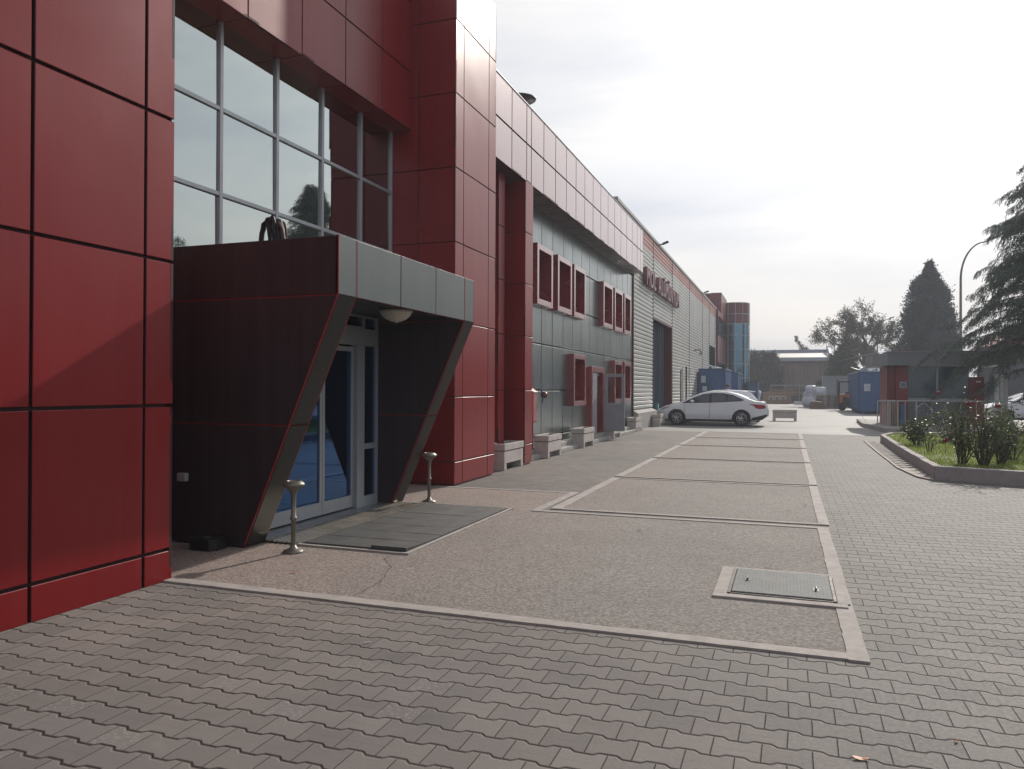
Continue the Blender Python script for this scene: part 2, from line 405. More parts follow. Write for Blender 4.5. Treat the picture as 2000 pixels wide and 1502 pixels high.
ZC = [0]
def ragged_strip(b, p0, p1, wdt, z0=-.01, z1=.0125, seg=.09, jit=.006, side=1):
    """concrete edging cast by hand: straight on average, chipped along its edges; left of p0->p1 is +"""
    ZC[0] += 1; z1 += .0009*(ZC[0] % 5)
    p0, p1 = Vector(p0), Vector(p1); d = p1-p0; L = d.length; d.normalize(); nrm = Vector((-d.y, d.x))*side
    n = max(2, int(L/seg)); A = []; B = []; dr = 0.
    for i in range(n+1):
        t = L*i/n; dr = .8*dr+random.uniform(-jit, jit)*.5
        chip = -random.uniform(.004, .012) if random.random() < .04 else 0
        a = p0+d*t+nrm*(dr*.6+random.uniform(-jit, jit)*.4); c = p0+d*t+nrm*(wdt+dr+random.uniform(-jit, jit)*.5+chip)
        A.append(a); B.append(c)
    for q in (0, n): b.quad((A[q].x, A[q].y, z0), (B[q].x, B[q].y, z0), (B[q].x, B[q].y, z1), (A[q].x, A[q].y, z1))
    for i in range(n):
        a0, a1, c0, c1 = A[i], A[i+1], B[i], B[i+1]
        vs = [(a0.x, a0.y, z1), (a1.x, a1.y, z1), (c1.x, c1.y, z1), (c0.x, c0.y, z1), (a0.x, a0.y, z0), (a1.x, a1.y, z0), (c1.x, c1.y, z0), (c0.x, c0.y, z0)]
        b.add(vs, [(0, 1, 2, 3), (0, 4, 5, 1), (2, 6, 7, 3)], 0)
    return b
# slabs: brushed concrete bays framed by pale strips
slabs = MB(); strips = MB()
ZS, ZT = .007, .020
YB = [4.80, 9.23, 13.10, 17.10, 21.30, 25.00, 28.40]
XR, XL = .44, -2.86
def slabq(x0, y0, x1, y1): slabs.box(x0, y0, -.01, x1, y1, ZS)
slabq(-6.0, 4.92, .33, 9.14); slabq(-6.0, 9.14, -3.02, 10.93)
ragged_strip(strips, (-4.66, 4.80), (.44, 4.78), .115)
ragged_strip(strips, (.44, 4.77), (.42, 9.23), .115, side=1)
ragged_strip(strips, (.32, 9.15), (-2.94, 9.15), .085, side=-1)
ragged_strip(strips, (-2.92, 9.15), (-2.90, 11.02), .12)
ragged_strip(strips, (-2.96, 10.93), (-5.2, 10.88), .09, side=-1)
for i in range(1, len(YB)-1):
    y0, y1 = YB[i]+.19, YB[i+1]-.0
    slabq(XL+.14, y0+.06, XR-.115, y1-.06)
    ragged_strip(strips, (XL+.02, y0), (XR-.02, y0), .07, side=1)
    ragged_strip(strips, (XL+.14, y1-.07), (XR-.02, y1-.07), .07, side=1)
    ragged_strip(strips, (XR, y0), (XR-.01, y1), .12, side=1)
    ragged_strip(strips, (XL, y0), (XL, y1), .14, side=-1)
tag(slabs.build('pavement', AGG), kind='structure')
tag(strips.build('pavement_edging', STRIP), kind='structure')
# hairline cracks in the apron
cr_ = MB()
def crack(pts, wd=.004):
    P = []
    for i in range(len(pts)-1):
        a, c = Vector(pts[i]), Vector(pts[i+1]); n = max(2, int((c-a).length/.06))
        for k in range(n):
            t = k/n; P.append(a.lerp(c, t)+Vector((random.uniform(-.012, .012), random.uniform(-.012, .012))))
    P.append(Vector(pts[-1]))
    for i in range(len(P)-1):
        a, c = P[i], P[i+1]; d = (c-a).normalized(); nn = Vector((-d.y, d.x))*wd*random.uniform(.4, 1.3)
        cr_.quad((a.x-nn.x, a.y-nn.y, ZS+.0025), (c.x-nn.x, c.y-nn.y, ZS+.0025), (c.x+nn.x, c.y+nn.y, ZS+.0025), (a.x+nn.x, a.y+nn.y, ZS+.0025))
crack([(-3.43, 6.34), (-3.40, 6.1), (-3.2, 5.85), (-3.05, 5.4), (-3.02, 4.95)], .004)
crack([(-.2, 7.0), (-.05, 6.93), (.1, 6.9), (.3, 6.86)], .004)
tag(cr_.build('pavement_crack', mat('crack_dirt', (.09, .07, .06), .95)), kind='structure')

# ------------------------------------------------------------------ office building
B = thing('office_building', (-6, 0, 0), 'two storey office building clad in red and blue grey metal panels with a projecting entrance', 'building')
zj = [0, .25, 1.40, 2.55, 3.69, 4.86, 6.03, 7.2, 8.4]
b = MB()
ys = [-8.1, -7.0, -5.9, -4.8, -3.7, -2.6, -1.5, -.4, .45, 1.55, 2.6, 3.66, 4.60, 4.89]
panels(b, '+x', -4.66, ys, [z+.0 for z in zj], gap=.026, depth=.03)
panels(b, '+y', 4.89, [-6.1, -5.4, -4.66], zj, gap=.026)
b.box(-12, -8.1, 0, -4.70, 4.85, 8.35)
b.build('front_wall', RED2M, B)
# ground-floor wall behind the canopy and recess between blocks
b = MB(); panels(b, '+x', -6.0, [4.86, 6.05, 7.5, 9.2, 10.1, 11.08], [0, 1.4, 2.9]); b.build('recessed_wall', RED2M, B)
# upper curtain window
cw = MB(); 
gy = [4.90, 5.08, 6.08, 7.08, 8.10, 9.10, 10.12, 11.07]; gz = [2.9, 3.74, 4.71, 5.70]
win = MB()
for i in range(len(gy)-1):
    for j in range(len(gz)-1):
        tw = [random.uniform(-.004, .004) for _ in range(4)]
        win.quad((-6.10+tw[0], gy[i], gz[j]), (-6.10+tw[1], gy[i+1], gz[j]), (-6.10+tw[2], gy[i+1], gz[j+1]), (-6.10+tw[3], gy[i], gz[j+1]))
wn_ = MB()
for y in gy[1:]: wn_.box(-6.12, y-.026, 2.9, -6.068, y+.026, 5.70)
for z in gz[1:-1]+[2.93]:
    for i in range(len(gy)-1): wn_.box(-6.12, gy[i]+.026, z-.024, -6.072, gy[i+1]-.026, z+.024)
wf = wn_.build('curtain_window', ALU, B, bevel=.004)
win.build('glass', GLASS_UP, wf)
# fascia over the window
b = MB()
fy = [4.89, 6.08, 7.10, 8.12, 9.12, 10.14, 11.06]
panels(b, '+x', -5.73, fy, [5.70, 6.62, 7.75, 8.4], gap=.018)
panels(b, '-z', 5.70, fy, [-6.12, -5.73], gap=.012, ch=.002)
b.box(-12, 4.87, 5.74, -5.765, 11.06, 8.35)
b.build('fascia', RED2M, B)
# column block beside the entrance
zc = [.03, .38, 1.41, 2.60, 3.86, 5.04, 6.22, 7.39, 8.4]
b = MB()
panels(b, '+x', -4.95, [11.08, 11.40, 12.50, 12.84], zc, gap=.018)
panels(b, '-y', 11.08, [-6.12, -5.61, -4.95], zc, gap=.012)
panels(b, '+y', 12.84, [-5.9, -4.95], zc, gap=.012)
b.box(-12, 11.12, 0, -4.99, 12.80, 8.35)
b.build('column', RED2M, B)
# narrow pilaster and dark slot glazing
b = MB()
zp = [.05, .42, 1.51, 2.60, 3.66, 4.70, 5.73]
panels(b, '+x', -5.25, [13.80, 14.13], zp, gap=.016); panels(b, '-y', 13.80, [-5.7, -5.25], zp, gap=.016)
b.build('pilaster', RED2M, B)
b = MB(); panels(b, '+x', -5.68, [12.84, 14.62], zp, gap=.02)
b.build('slot_window', GLASS_DARK, B)
b = MB()
panels(b, '+x', -4.98, [14.60, 15.08], zp, gap=.018); panels(b, '-y', 14.60, [-5.7, -4.98], zp, gap=.012)
b.box(-5.7, 14.64, 0, -5.02, 15.08, 5.72)
b.build('pier', RED2M, B)
# parapet
py_ = [12.84, 13.77, 14.65, 14.95, 15.80, 16.69, 17.59, 18.47, 19.34, 20.24, 21.15, 22.07, 22.97, 23.9, 24.83, 25.76, 26.70, 27.32, 27.80]
b = MB()
panels(b, '+x', -4.98, py_, [5.73, 6.49, 7.28], gap=.032)
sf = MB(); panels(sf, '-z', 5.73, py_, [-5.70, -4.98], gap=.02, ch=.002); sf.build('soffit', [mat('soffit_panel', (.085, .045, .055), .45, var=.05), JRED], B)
panels(b, '+y', 27.80, [-5.5, -4.98], [5.73, 6.49, 7.28], gap=.012)
b.box(-12, 12.82, 6.9, -5.02, 27.76, 7.25); b.box(-5.6, 12.82, 5.78, -5.02, 27.76, 6.9)
b.build('parapet', [panel_mat('pink_red_composite_panel', (.22, .012, .016), .25, dust=.10, spec=1., coat=1.), JRED], B)
b = MB(); b.box(-5.04, 12.84, 7.281, -4.965, 27.81, 7.30); b.build('coping', ALU, B)
# grey panel wall with window openings
WX = -5.50
WIN = [(16.47, 17.69, 3.46, 4.84), (18.11, 19.41, 3.46, 4.84), (19.64, 20.86, 3.46, 4.84),
       (23.06, 24.40, 3.46, 4.84), (24.68, 25.98, 3.46, 4.84), (26.25, 27.42, 3.46, 4.84),
       (19.63, 20.93, 1.08, 2.47), (24.71, 25.97, 1.08, 2.47), (26.28, 27.45, 1.08, 2.47)]
DOOR = (21.60, 23.18, .22, 2.19)
ops = [(a, c, d, e) for a, c, d, e in WIN]+[DOOR]
gyj = [15.08, 16.35, 17.32, 18.22, 19.17, 20.10, 21.04, 21.96, 22.92, 23.86, 24.81, 25.75, 26.67, 27.57, 28.55]
b = MB(); panels(b, '+x', WX, gyj, [.22, .40, 1.50, 2.59, 3.68, 4.80, 5.75], ops, gap=.034)
b.build('grey_wall', [GREY, JGREY], B)
b = MB(); b.box(-12, 12.9, .01, -5.72, 28.5, 6.9); b.build('inner_wall', mat('dark_inner', (.03, .03, .03), .9), B)
b = MB(); b.box(-5.54, 28.55, .2, -5.455, 28.64, 5.75); b.build('corner_trim', MAROON, B)
WF = bpy.data.materials['pink_red_composite_panel']
for (a, c, d, e) in WIN:
    k = MB(); t = .13; x0, x1 = -5.76, -5.33
    k.box(x0, a, d, x1, a+t, e); k.box(x0, c-t, d, x1, c, e); k.box(x0, a+t, d, x1, c-t, d+t); k.box(x0, a+t, e-t, x1, c-t, e)
    o = k.build('window', WF, B, bevel=.006)
    g_ = MB().quad((-5.715, a+t, d+t), (-5.715, c-t, d+t), (-5.715, c-t, e-t), (-5.715, a+t, e-t)); g_.build('pane', GLASS_DARK, o)
# side door surround, door frame, open leaf
a, c, d, e = DOOR; k = MB(); x0, x1 = -5.76, -5.33
k.box(x0, a, d, x1, a+.15, e); k.box(x0, c-.15, d, x1, c, e); k.box(x0, a+.15, e-.17, x1, c-.15, e)
k.build('door_surround', WF, B, bevel=.006)
k = MB(); k.box(-5.60, 21.77, .22, -5.34, 22.30, 2.0); k.box(-5.6, 22.30, 1.92, -5.45, 23.02, 2.0)
k.quad((-5.70, 22.3, .22), (-5.70, 23.02, .22), (-5.70, 23.02, 1.95), (-5.70, 22.3, 1.95))
k.build('door_frame', ALUDK, B, bevel=.006)
lf = MB(); Y0 = 23.30; xa, xb = -5.36, -4.72; z0, z1 = .24, 2.0
lf.box(xa, Y0, z0, xa+.10, Y0+.05, z1); lf.box(xb-.10, Y0, z0, xb, Y0+.05, z1)
lf.box(xa+.1, Y0, z1-.1, xb-.1, Y0+.05, z1); lf.box(xa+.1, Y0, .98, xb-.1, Y0+.05, 1.07); lf.box(xa+.1, Y0, z0, xb-.1, Y0+.05, z0+.12)
lf.box(xa+.1, Y0+.01, z0+.12, xb-.1, Y0+.04, .98)
lo = lf.build('side_door', mat('grey_door_paint', (.30, .31, .33), .4, var=.06), B, bevel=.004)
gm = bpy.data.materials.new('clear_door_glass'); g = NG(gm); g.set(Base_Color=(.8, .86, .86), Roughness=.02, Transmission_Weight=1., IOR=1.1)
MB().box(xa+.1, Y0+.02, 1.07, xb-.1, Y0+.03, z1-.1).build('pane', gm, lo)
MB().tube([(xb-.06, Y0-.01, 1.05), (xb-.06, Y0-.06, 1.07), (xb-.06, Y0-.06, 1.25), (xb-.06, Y0-.01, 1.27)], .012).build('handle', ALU, lo, smooth=True)
# raised plinth along the wall
b = MB(); b.box(-5.74, 12.9, 0, -5.30, 28.6, .205); b.box(-5.30, 15.1, 0, -5.12, 28.6, .10)
b.build('plinth', PLINTH, B, bevel=.012)

# entrance canopy
CX0, CX1 = -5.95, -3.87
cp = MB()
def side(y0, y1):
    q = MB()
    # outer faces as three panels with seams at 1.2 and 2.41
    def slant(z): return -4.90+(z/2.41)*(4.90-3.87)
    g_ = .006
    for (za, zb) in ((.02, 1.19-g_), (1.19+g_, 2.40-g_)):
        q.prism([(CX0, za), (slant(za), za), (slant(zb), zb), (CX0, zb)], 'y', y0, y1)
    q.prism([(CX0, 2.40+g_), (CX1, 2.40+g_), (CX1, 2.94), (CX0, 2.94)], 'y', y0, y1)
    return q
SIDEM = panel_mat('shaded_canopy_panel', (.030, .017, .020), .42, metal=.0, dust=.08, spec=.35)  # canopy panel darkened on the sides to paint in back-lit shade
cano = MB(); cano.box(CX0, 6.36, 2.62, -3.95, 8.94, 2.92)
cn_ = cano.build('canopy', mat('canopy_roof_sheet', (.05, .05, .055), .6), B)
side(6.05, 6.35).build('side_panel', SIDEM, cn_, bevel=.003)
side(8.95, 9.24).build('side_panel', SIDEM, cn_, bevel=.003)
# red inner core that shows in the seams and along the front edges
for (y0, y1) in ((6.05, 6.35), (8.95, 9.24)):
    q = MB(); q.prism([(CX0+.01, .03), (-4.905, .03), (-3.885, 2.41), (-3.885, 2.92), (CX0+.01, 2.92)], 'y', y0+.008, y1-.008)
    for yy in (y0, y1):
        s_ = -1 if yy == y0 else 1
        q.tube([(-4.893, yy+s_*.001, .02), (-3.865, yy+s_*.001, 2.41), (-3.865, yy+s_*.001, 2.93)], .0075, 6)
    q.build('red_seam', REDLINE, cn_)
q = MB(); 
panels(q, '+x', -3.86, [6.05, 6.36, 7.24, 8.10, 8.94, 9.24], [2.405, 2.945], gap=.014, depth=.035, ch=.003, back=False)
q.build('front_panel', [panel_mat('canopy_front_panel', (.120, .145, .145), .33, metal=.2, dust=.10), REDLINE], cn_)
q = MB(); q.quad((-3.90, 6.05, 2.405), (-3.90, 9.24, 2.405), (-3.90, 9.24, 2.94), (-3.90, 6.05, 2.94)); q.build('front_backing', REDLINE, cn_)
# slanted front cladding of the legs (even dark brownish grey)
FR = panel_mat('canopy_leg_panel', (.026, .024, .020), .45, metal=.0, dust=.03, spec=.22)
for (y0, y1) in ((6.062, 6.338), (8.962, 9.228)):
    q = MB()
    for (za, zb) in ((.02, 1.18), (1.20, 2.40)):
        xa_, xb_ = -4.90+(za/2.41)*1.03, -4.90+(zb/2.41)*1.03
        o_ = .012; q.add([(xa_, y0, za), (xa_, y1, za), (xb_, y1, zb), (xb_, y0, zb), (xa_+o_, y0, za), (xa_+o_, y1, za), (xb_+o_, y1, zb), (xb_+o_, y0, zb)],
                         [(4, 5, 6, 7), (0, 4, 7, 3), (1, 2, 6, 5), (0, 1, 5, 4), (3, 7, 6, 2)])
    q.build('leg_panel', FR, cn_)
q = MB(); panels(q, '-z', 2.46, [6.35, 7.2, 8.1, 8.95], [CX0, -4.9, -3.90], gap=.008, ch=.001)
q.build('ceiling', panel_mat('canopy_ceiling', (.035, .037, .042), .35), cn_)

# sliding entrance door front
DX = -5.10
q = MB()
def hb(y0, y1, z0, z1, x=DX, d=.06): q.box(x-d, y0, z0, x, y1, z1)
hb(6.35, 8.95, 2.44, 2.46); hb(6.35, 6.40, .05, 2.44); hb(8.90, 8.95, .03, 2.44)
hb(8.56, 8.60, .03, 2.44, DX+.004); hb(8.42, 8.56, .03, 2.08, DX+.006, .10)
hb(6.40, 8.56, 2.31-.01, 2.32); hb(6.40, 8.90, 2.08, 2.30, DX+.002)
hb(8.60, 8.90, .76, .83); hb(8.60, 8.90, .03, .16)
fr_ = q.build('entrance_frame', ALU, B, bevel=.003)
q = MB(); q.quad((DX-.03, 8.6, .1), (DX-.03, 8.9, .1), (DX-.03, 8.9, 2.1), (DX-.03, 8.6, 2.1))
q.quad((DX-.03, 6.4, 2.3), (DX-.03, 8.9, 2.3), (DX-.03, 8.9, 2.44), (DX-.03, 6.4, 2.44)); q.build('glass', GLASS_DOOR, fr_)
for (y0, y1, xx) in ((6.42, 7.735, DX-.05), (7.745, 8.42, DX-.05)):
    q = MB(); t = .045
    q.box(xx-.04, y0, .05, xx, y0+t, 2.06); q.box(xx-.04, y1-t, .05, xx, y1, 2.06)
    q.box(xx-.04, y0+t, .05, xx, y1-t, .20); q.box(xx-.04, y0+t, 2.0, xx, y1-t, 2.06)
    dl = q.build('sliding_door', ALU, B, bevel=.003)
    MB().quad((xx-.02, y0+t, .2), (xx-.02, y1-t, .2), (xx-.02, y1-t, 2.0), (xx-.02, y0+t, 2.0)).build('glass', GLASS_DOOR, dl)
b = MB(); b.box(-5.25, 6.35, 0, -4.93, 8.95, .032); b.build('threshold', mat('threshold_steel', (.35, .36, .38), .4, metal=.6), B)

# ------------------------------------------------------------------ warehouse
W = thing('warehouse', (-6, 28.66, 0), 'long white corrugated warehouse with two tall open gates and red stripe near its roof', 'warehouse')
SIDING = mat('white_corrugated_siding', (.50, .505, .485), .42, metal=.25, var=.06, scale=.5, streak=.25)
def siding(y0, y1, z0, z1, mb, pitch=.165, m=0):
    z = z0
    while z < z1-.01:
        za = z; zb = min(z+pitch, z1)
        prof = [(-5.498, za+.014), (-5.470, za+.030), (-5.464, za+.10), (-5.470, zb-.026), (-5.498, zb-.014)]
        for i in range(4):
            (xa, p), (xb, q) = prof[i], prof[i+1]
            mb.quad((xa, y0, p), (xa, y1, p), (xb, y1, q), (xb, y0, q), m)
        # dark strip that paints in the shade between slats
        mb.quad((-5.510, y0, za-.012), (-5.510, y1, za-.012), (-5.510, y1, za+.014), (-5.510, y0, za+.014), 1)
        z = zb
sj = [28.66, 33.0, 38.75, 45.8, 53.1, 57.8, 62.5, 63.4]
b = MB()
for i in range(len(sj)-1):
    y0, y1 = sj[i]+.03, sj[i+1]-.03
    if i == 1: siding(y0, y1, 4.62, 7.22, b)
    elif i == 5: siding(y0, y1, 4.78, 7.22, b)
    else: siding(y0, y1, .74, 7.22, b)
JD = mat('siding_joint_shade', (.03, .03, .032), .8)
b.build('siding', [SIDING, JD], W)
b = MB()
for i in range(len(sj)-1): siding(sj[i]+.03, sj[i+1]-.03, 7.225, 7.90, b)
siding(25.6, 28.66, 7.30, 7.90, b)
b.build('red_stripe', [mat('pale_red_siding', (.46, .20, .17), .42, metal=.2, var=.08, scale=.5), JD], W)  # pale red band under the roof edge
b = MB(); b.box(-12, 28.66, .7, -5.52, 33.0, 7.9); b.box(-12, 33, 4.66, -5.52, 38.75, 7.9); b.box(-12, 38.75, .7, -5.52, 57.8, 7.9); b.box(-12, 57.8, 4.8, -5.52, 62.5, 7.9); b.box(-12, 62.5, .7, -5.52, 63.4, 7.9)
b.box(-12, 25.62, 7.3, -5.52, 28.6, 7.88); b.box(-12, 33, .7, -11.8, 62, 4.66)
b.build('inner_wall', mat('joint_dark', (.02, .02, .02), .8), W)
b = MB(); b.box(-5.9, 25.5, 7.90, -5.42, 63.5, 8.03); b.box(-12, 25.45, 7.60, -5.44, 25.6, 8.0); b.build('roof_edge', mat('roof_flashing', (.30, .31, .32), .45, metal=.4), W, bevel=.01)
for y in sj[1:]: MB().box(-5.52, y-.03, .74, -5.455, y+.03, 7.9).build('joint_trim', mat('dark_trim', (.05, .05, .055), .5), W)
# gates
b = MB(); b.box(-5.56, 38.45, .62, -5.44, 38.75, 4.62); b.box(-5.56, 33.0, 4.55, -5.45, 38.45, 4.66); b.box(-6.6, 38.60, .62, -5.56, 38.74, 4.62)
gd = b.build('gate_frame', MAROON, W)
cur = MB()
n = 40
for i in range(n):
    ya, yb = 33.05+(37.9-33.05)*i/n, 33.05+(37.9-33.05)*(i+1)/n
    xa_, xb_ = -5.75+.05*math.sin(i*1.7), -5.75+.05*math.sin((i+1)*1.7)
    cur.quad((xa_, ya, .62), (xb_, yb, .62), (xb_-.02, yb, 4.56), (xa_-.02, ya, 4.56))
cur.build('gate_curtain', mat('navy_strip_curtain', (.018, .028, .055), .6, spec=.25), W)
b = MB(); b.quad((-5.9, 57.85, .7), (-5.9, 62.45, .7), (-5.9, 62.45, 4.78), (-5.9, 57.85, 4.78)); b.build('dark_gate', mat('dark_gate', (.03, .03, .04), .6), W)
b = MB(); b.box(-5.86, 58.2, 3.6, -5.80, 60.6, 4.5); b.build('rolled_shutter', mat('shutter_grey', (.4, .4, .4), .5), W)
b = MB(); b.box(-12, 28.66, 0, -5.30, 63.4, .62); b.prism([(-5.50, .62), (-5.50, .735), (-5.30, .62)], 'y', 28.66, 33.0)
b.prism([(-5.50, .62), (-5.50, .735), (-5.30, .62)], 'y', 38.75, 57.8)
b.build('plinth', PLINTH, W)
# ------------------------------------------------------------------ lettering on the warehouse
SG = thing('company_sign', (-5.4, 30.5, 5.7), 'raised maroon capital letters high on the white corrugated wall', 'sign')
SIGNM = mat('sign_letter', (.24, .10, .115), .4, var=.1)
txt = 'MOL ALÜMİNYUM'
tmp = []
xcur = 0.; widths = []
for ch in txt:
    if ch == ' ': tmp.append((None, .38)); continue
    cu = bpy.data.curves.new('letter', 'FONT'); cu.body = ch; cu.size = 1.; cu.extrude = .085; cu.offset = .018
    ob = bpy.data.objects.new('t', cu); C.objects.link(ob)
    dg = bpy.context.evaluated_depsgraph_get(); dg.update()
    me = bpy.data.meshes.new_from_object(ob.evaluated_get(dg)); me.name = 'letter'
    bpy.data.objects.remove(ob); bpy.data.curves.remove(cu)
    xs = [v.co.x for v in me.vertices]; tmp.append((me, max(xs)-min(xs)))
    x0 = min(xs)
    for v in me.vertices: v.co.x -= x0
tot = sum(t[1] for t in tmp)+.12*(len(tmp)-1); sc_ = 9.55/tot
for me, wd in tmp:
    if me:
        for v in me.vertices: v.co = Vector((v.co.z, v.co.x*sc_, v.co.y*.98))
        for v in me.vertices: v.co += Vector((.03, xcur*sc_, .02))
        me.materials.append(SIGNM)
        o = bpy.data.objects.new('letter', me); C.objects.link(o); o.parent = SG
    xcur += wd+.12
# ------------------------------------------------------------------ far office tower and shed
T = thing('office_tower', (-5.5, 66, 0), 'round glazed stair tower with dark red top and a square red block behind the warehouse', 'building')
RED2 = panel_mat('tower_red_panel', (.17, .028, .035), .38)
b = MB(); panels(b, '+x', -5.35, [67, 68.5, 70, 71.5, 73], [0, 2, 4, 6, 8, 9.7], gap=.03); panels(b, '-y', 67, [-6.2, -5.35], [0, 2, 4, 6, 8, 9.7], gap=.03)
b.box(-7, 67.05, 0, -5.4, 73, 9.68); b.build('block', RED2, T)
b = MB(); panels(b, '+x', -5.33, [63.5, 65, 66.5, 67], [0, 2.2, 3.6, 4.7, 5.6, 7.9], gap=.03); b.box(-12, 63.5, 0, -5.38, 67, 7.85); b.build('wing_wall', RED2, T)
for (z0, z1) in ((2.4, 3.7), (5.9, 7.4)):
    for y in (63.8, 64.9, 66.0, 67.3, 68.6, 70.0): MB().box(-5.33, y, z0, -5.25, y+.8, z1).build('wing_window', GLASS_DARK, T)
R_ = 1.25; tcx, tcy = -4.66, 73.5
b = MB(); b.lathe([(0, 0), (R_, 0), (R_, 7.55), (R_, 7.55)], tcx, tcy, 32); b.build('glass_drum', GLASS_BLUE, T, smooth=False)
b = MB(); b.lathe([(R_+.03, 7.55), (R_+.03, 9.42), (R_-.1, 9.42), (0, 9.42)], tcx, tcy, 32); b.build('red_drum', RED2, T)
b = MB()
for z in (1.2, 2.5, 3.8, 5.1, 6.4, 7.45, 8.35, 9.35): b.lathe([(R_+.03, z), (R_+.06, z), (R_+.06, z+.06), (R_+.03, z+.06)], tcx, tcy, 32)
for k in range(12):
    t = 2*PI*k/12+.1; x, y = tcx+(R_+.04)*math.cos(t), tcy+(R_+.04)*math.sin(t); b.tube([(x, y, 0), (x, y, 9.4)], .028, 4)
b.build('mullion', ALU, T)

S = thing('metal_shed', (0, 100, 0), 'long brown corrugated shed with a pale flat roof and white posts behind the yard', 'shed')
b = MB(); x = -14.
while x < 4.6:
    b.quad((x, 100, 0), (x+.25, 100, 0), (x+.25, 100, 5.0), (x, 100, 5.0)); b.quad((x+.25, 100, 0), (x+.31, 100.08, 0), (x+.31, 100.08, 5.0), (x+.25, 100, 5.0))
    b.quad((x+.31, 100.08, 0), (x+.55, 100.08, 0), (x+.55, 100.08, 5.0), (x+.31, 100.08, 5.0)); b.quad((x+.55, 100.08, 0), (x+.61, 100, 0), (x+.61, 100, 5.0), (x+.55, 100.08, 5.0)); x += .61
b.build('wall', mat('brown_corrugated', (.21, .15, .12), .55, var=.12, scale=.4, streak=.3), S)
b = MB(); b.box(-14, 99.2, 5.0, 4.92, 100.4, 5.42); b.build('gutter_beam', mat('shed_beam', (.36, .38, .42), .5), S)
b = MB(); b.add([(-14, 99.4, 5.43), (4.6, 99.4, 5.43), (4.6, 108, 6.4), (-14, 108, 6.4)], [(0, 1, 2, 3)]); b.build('roof', mat('shed_roof_sheet', (.36, .34, .31), .5, streak=.2), S)
b = MB(); b.box(-14, 107.5, 6.1, 4.7, 108, 6.75); b.prism([(99.2, 5.42), (108, 6.5), (108, 7.4), (107, 7.4), (99.6, 5.9)], 'x', 4.62, 4.9); b.build('roof_edge', mat('shed_edge', (.22, .25, .33), .5), S)
b = MB(); b.box(4.55, 99.1, 0, 4.66, 99.25, 5.0); b.box(5.05, 99.1, 0, 5.2, 99.3, 7.3); b.build('post', mat('white_post', (.55, .55, .55), .5), S)

# ------------------------------------------------------------------ vegetation tools
def leaf_mat(name, c1, c2, rough=.5, trans=.25, ts=1.5):
    m = bpy.data.materials.new(name); g = NG(m)
    gi = g.n('ShaderNodeNewGeometry')
    c = g.mix(gi.outputs['Random Per Island'], c1, c2)
    c = g.mix(g.ramp(g.noise(ts, 3, .6), .35, .65, 0, .45), c, tuple(x*.55 for x in c1))
    g.set(Base_Color=c, Roughness=rough, Specular_IOR_Level=.22)
    tr = g.n('ShaderNodeBsdfTranslucent'); g.l(c, tr.inputs[0]); mx = g.n('ShaderNodeMixShader'); mx.inputs[0].default_value = trans
    g.l(g.p.outputs[0], mx.inputs[1]); g.l(tr.outputs[0], mx.inputs[2]); g.l(mx.outputs[0], g.out.inputs[0])
    return m
BARK = mat('bark', (.10, .08, .065), .9, var=.25, scale=6, bump=.6, bscale=30)
def leafq(b, p, s, rnd, asp=.5, d=None, up=0.):
    d = Vector(d) if d is not None else Vector((rnd.gauss(0, 1), rnd.gauss(0, 1), rnd.gauss(0, 1)+up))
    d.normalize(); e = d.cross(Vector((rnd.gauss(0, 1), rnd.gauss(0, 1), rnd.gauss(0, 1))))
    if e.length < 1e-3: e = Vector((1, 0, 0))
    e.normalize(); e *= s*asp*.5; p = Vector(p)
    k = len(b.v); b.v += [tuple(p), tuple(p+d*s*.45+e), tuple(p+d*s), tuple(p+d*s*.45-e)]; b.f.append([k, k+1, k+2, k+3]); b.m.append(0)

# ------- lawn island
LX = [(2.36, 14.93), (2.42, 20.0), (2.55, 25.0), (2.95, 26.3), (4.2, 26.9), (8.0, 28.4), (16., 28.4), (30, 28.4), (30, 8.5), (16, 9.9), (8.5, 12.2), (3.60, 14.45)]
def offset_in(poly, dd):
    n = len(poly); o = []
    cx = sum(p[0] for p in poly)/n; cy = sum(p[1] for p in poly)/n
    for i in range(n):
        a, p, c = Vector(poly[i-1]), Vector(poly[i]), Vector(poly[(i+1) % n])
        d1 = (p-a).normalized(); d2 = (c-p).normalized(); n1 = Vector((-d1.y, d1.x)); n2 = Vector((-d2.y, d2.x))
        nn = (n1+n2); nn = nn/ max(.4, nn.length_squared)*2
        q = p+nn*dd; q2 = p-nn*dd
        ctr = Vector((cx, cy)); o.append(tuple(q if (q-ctr).length < (q2-ctr).length else q2))
    return o
inn = offset_in(LX, .13)
KZ = .235
k = MB(); n = len(LX)
for i in range(n):
    j = (i+1) % n; a, c, d, e = LX[i], LX[j], inn[j], inn[i]
    L = math.hypot(c[0]-a[0], c[1]-a[1]); m_ = max(1, int(L/.75))
    for q in range(m_):
        t0, t1 = q/m_+.004/L, (q+1)/m_-.004/L
        P = lambda A, Bp, t: (A[0]+(Bp[0]-A[0])*t, A[1]+(Bp[1]-A[1])*t)
        p0, p1, p2, p3 = P(a, c, t0), P(a, c, t1), P(e, d, t1), P(e, d, t0); dz = random.uniform(-.006, .006)
        vs = [(*p0, 0), (*p1, 0), (*p2, 0), (*p3, 0), (*p0, KZ+dz), (*p1, KZ+dz), (*p2, KZ+dz), (*p3, KZ+dz)]
        k.add(vs, [(4, 5, 6, 7), (0, 1, 5, 4), (1, 2, 6, 5), (2, 3, 7, 6), (3, 0, 4, 7)])
kb = k.build('kerb', KERBM, bevel=.012); tag(kb, kind='structure')
soil = MB(); soil.add([(p[0], p[1], .19) for p in inn], [tuple(range(n))]); tag(soil.build('lawn', mat('lawn_base', (.13, .17, .035), .95, col2=(.09, .12, .03), scale=1.2, bump=.6, bscale=30)), kind='structure')
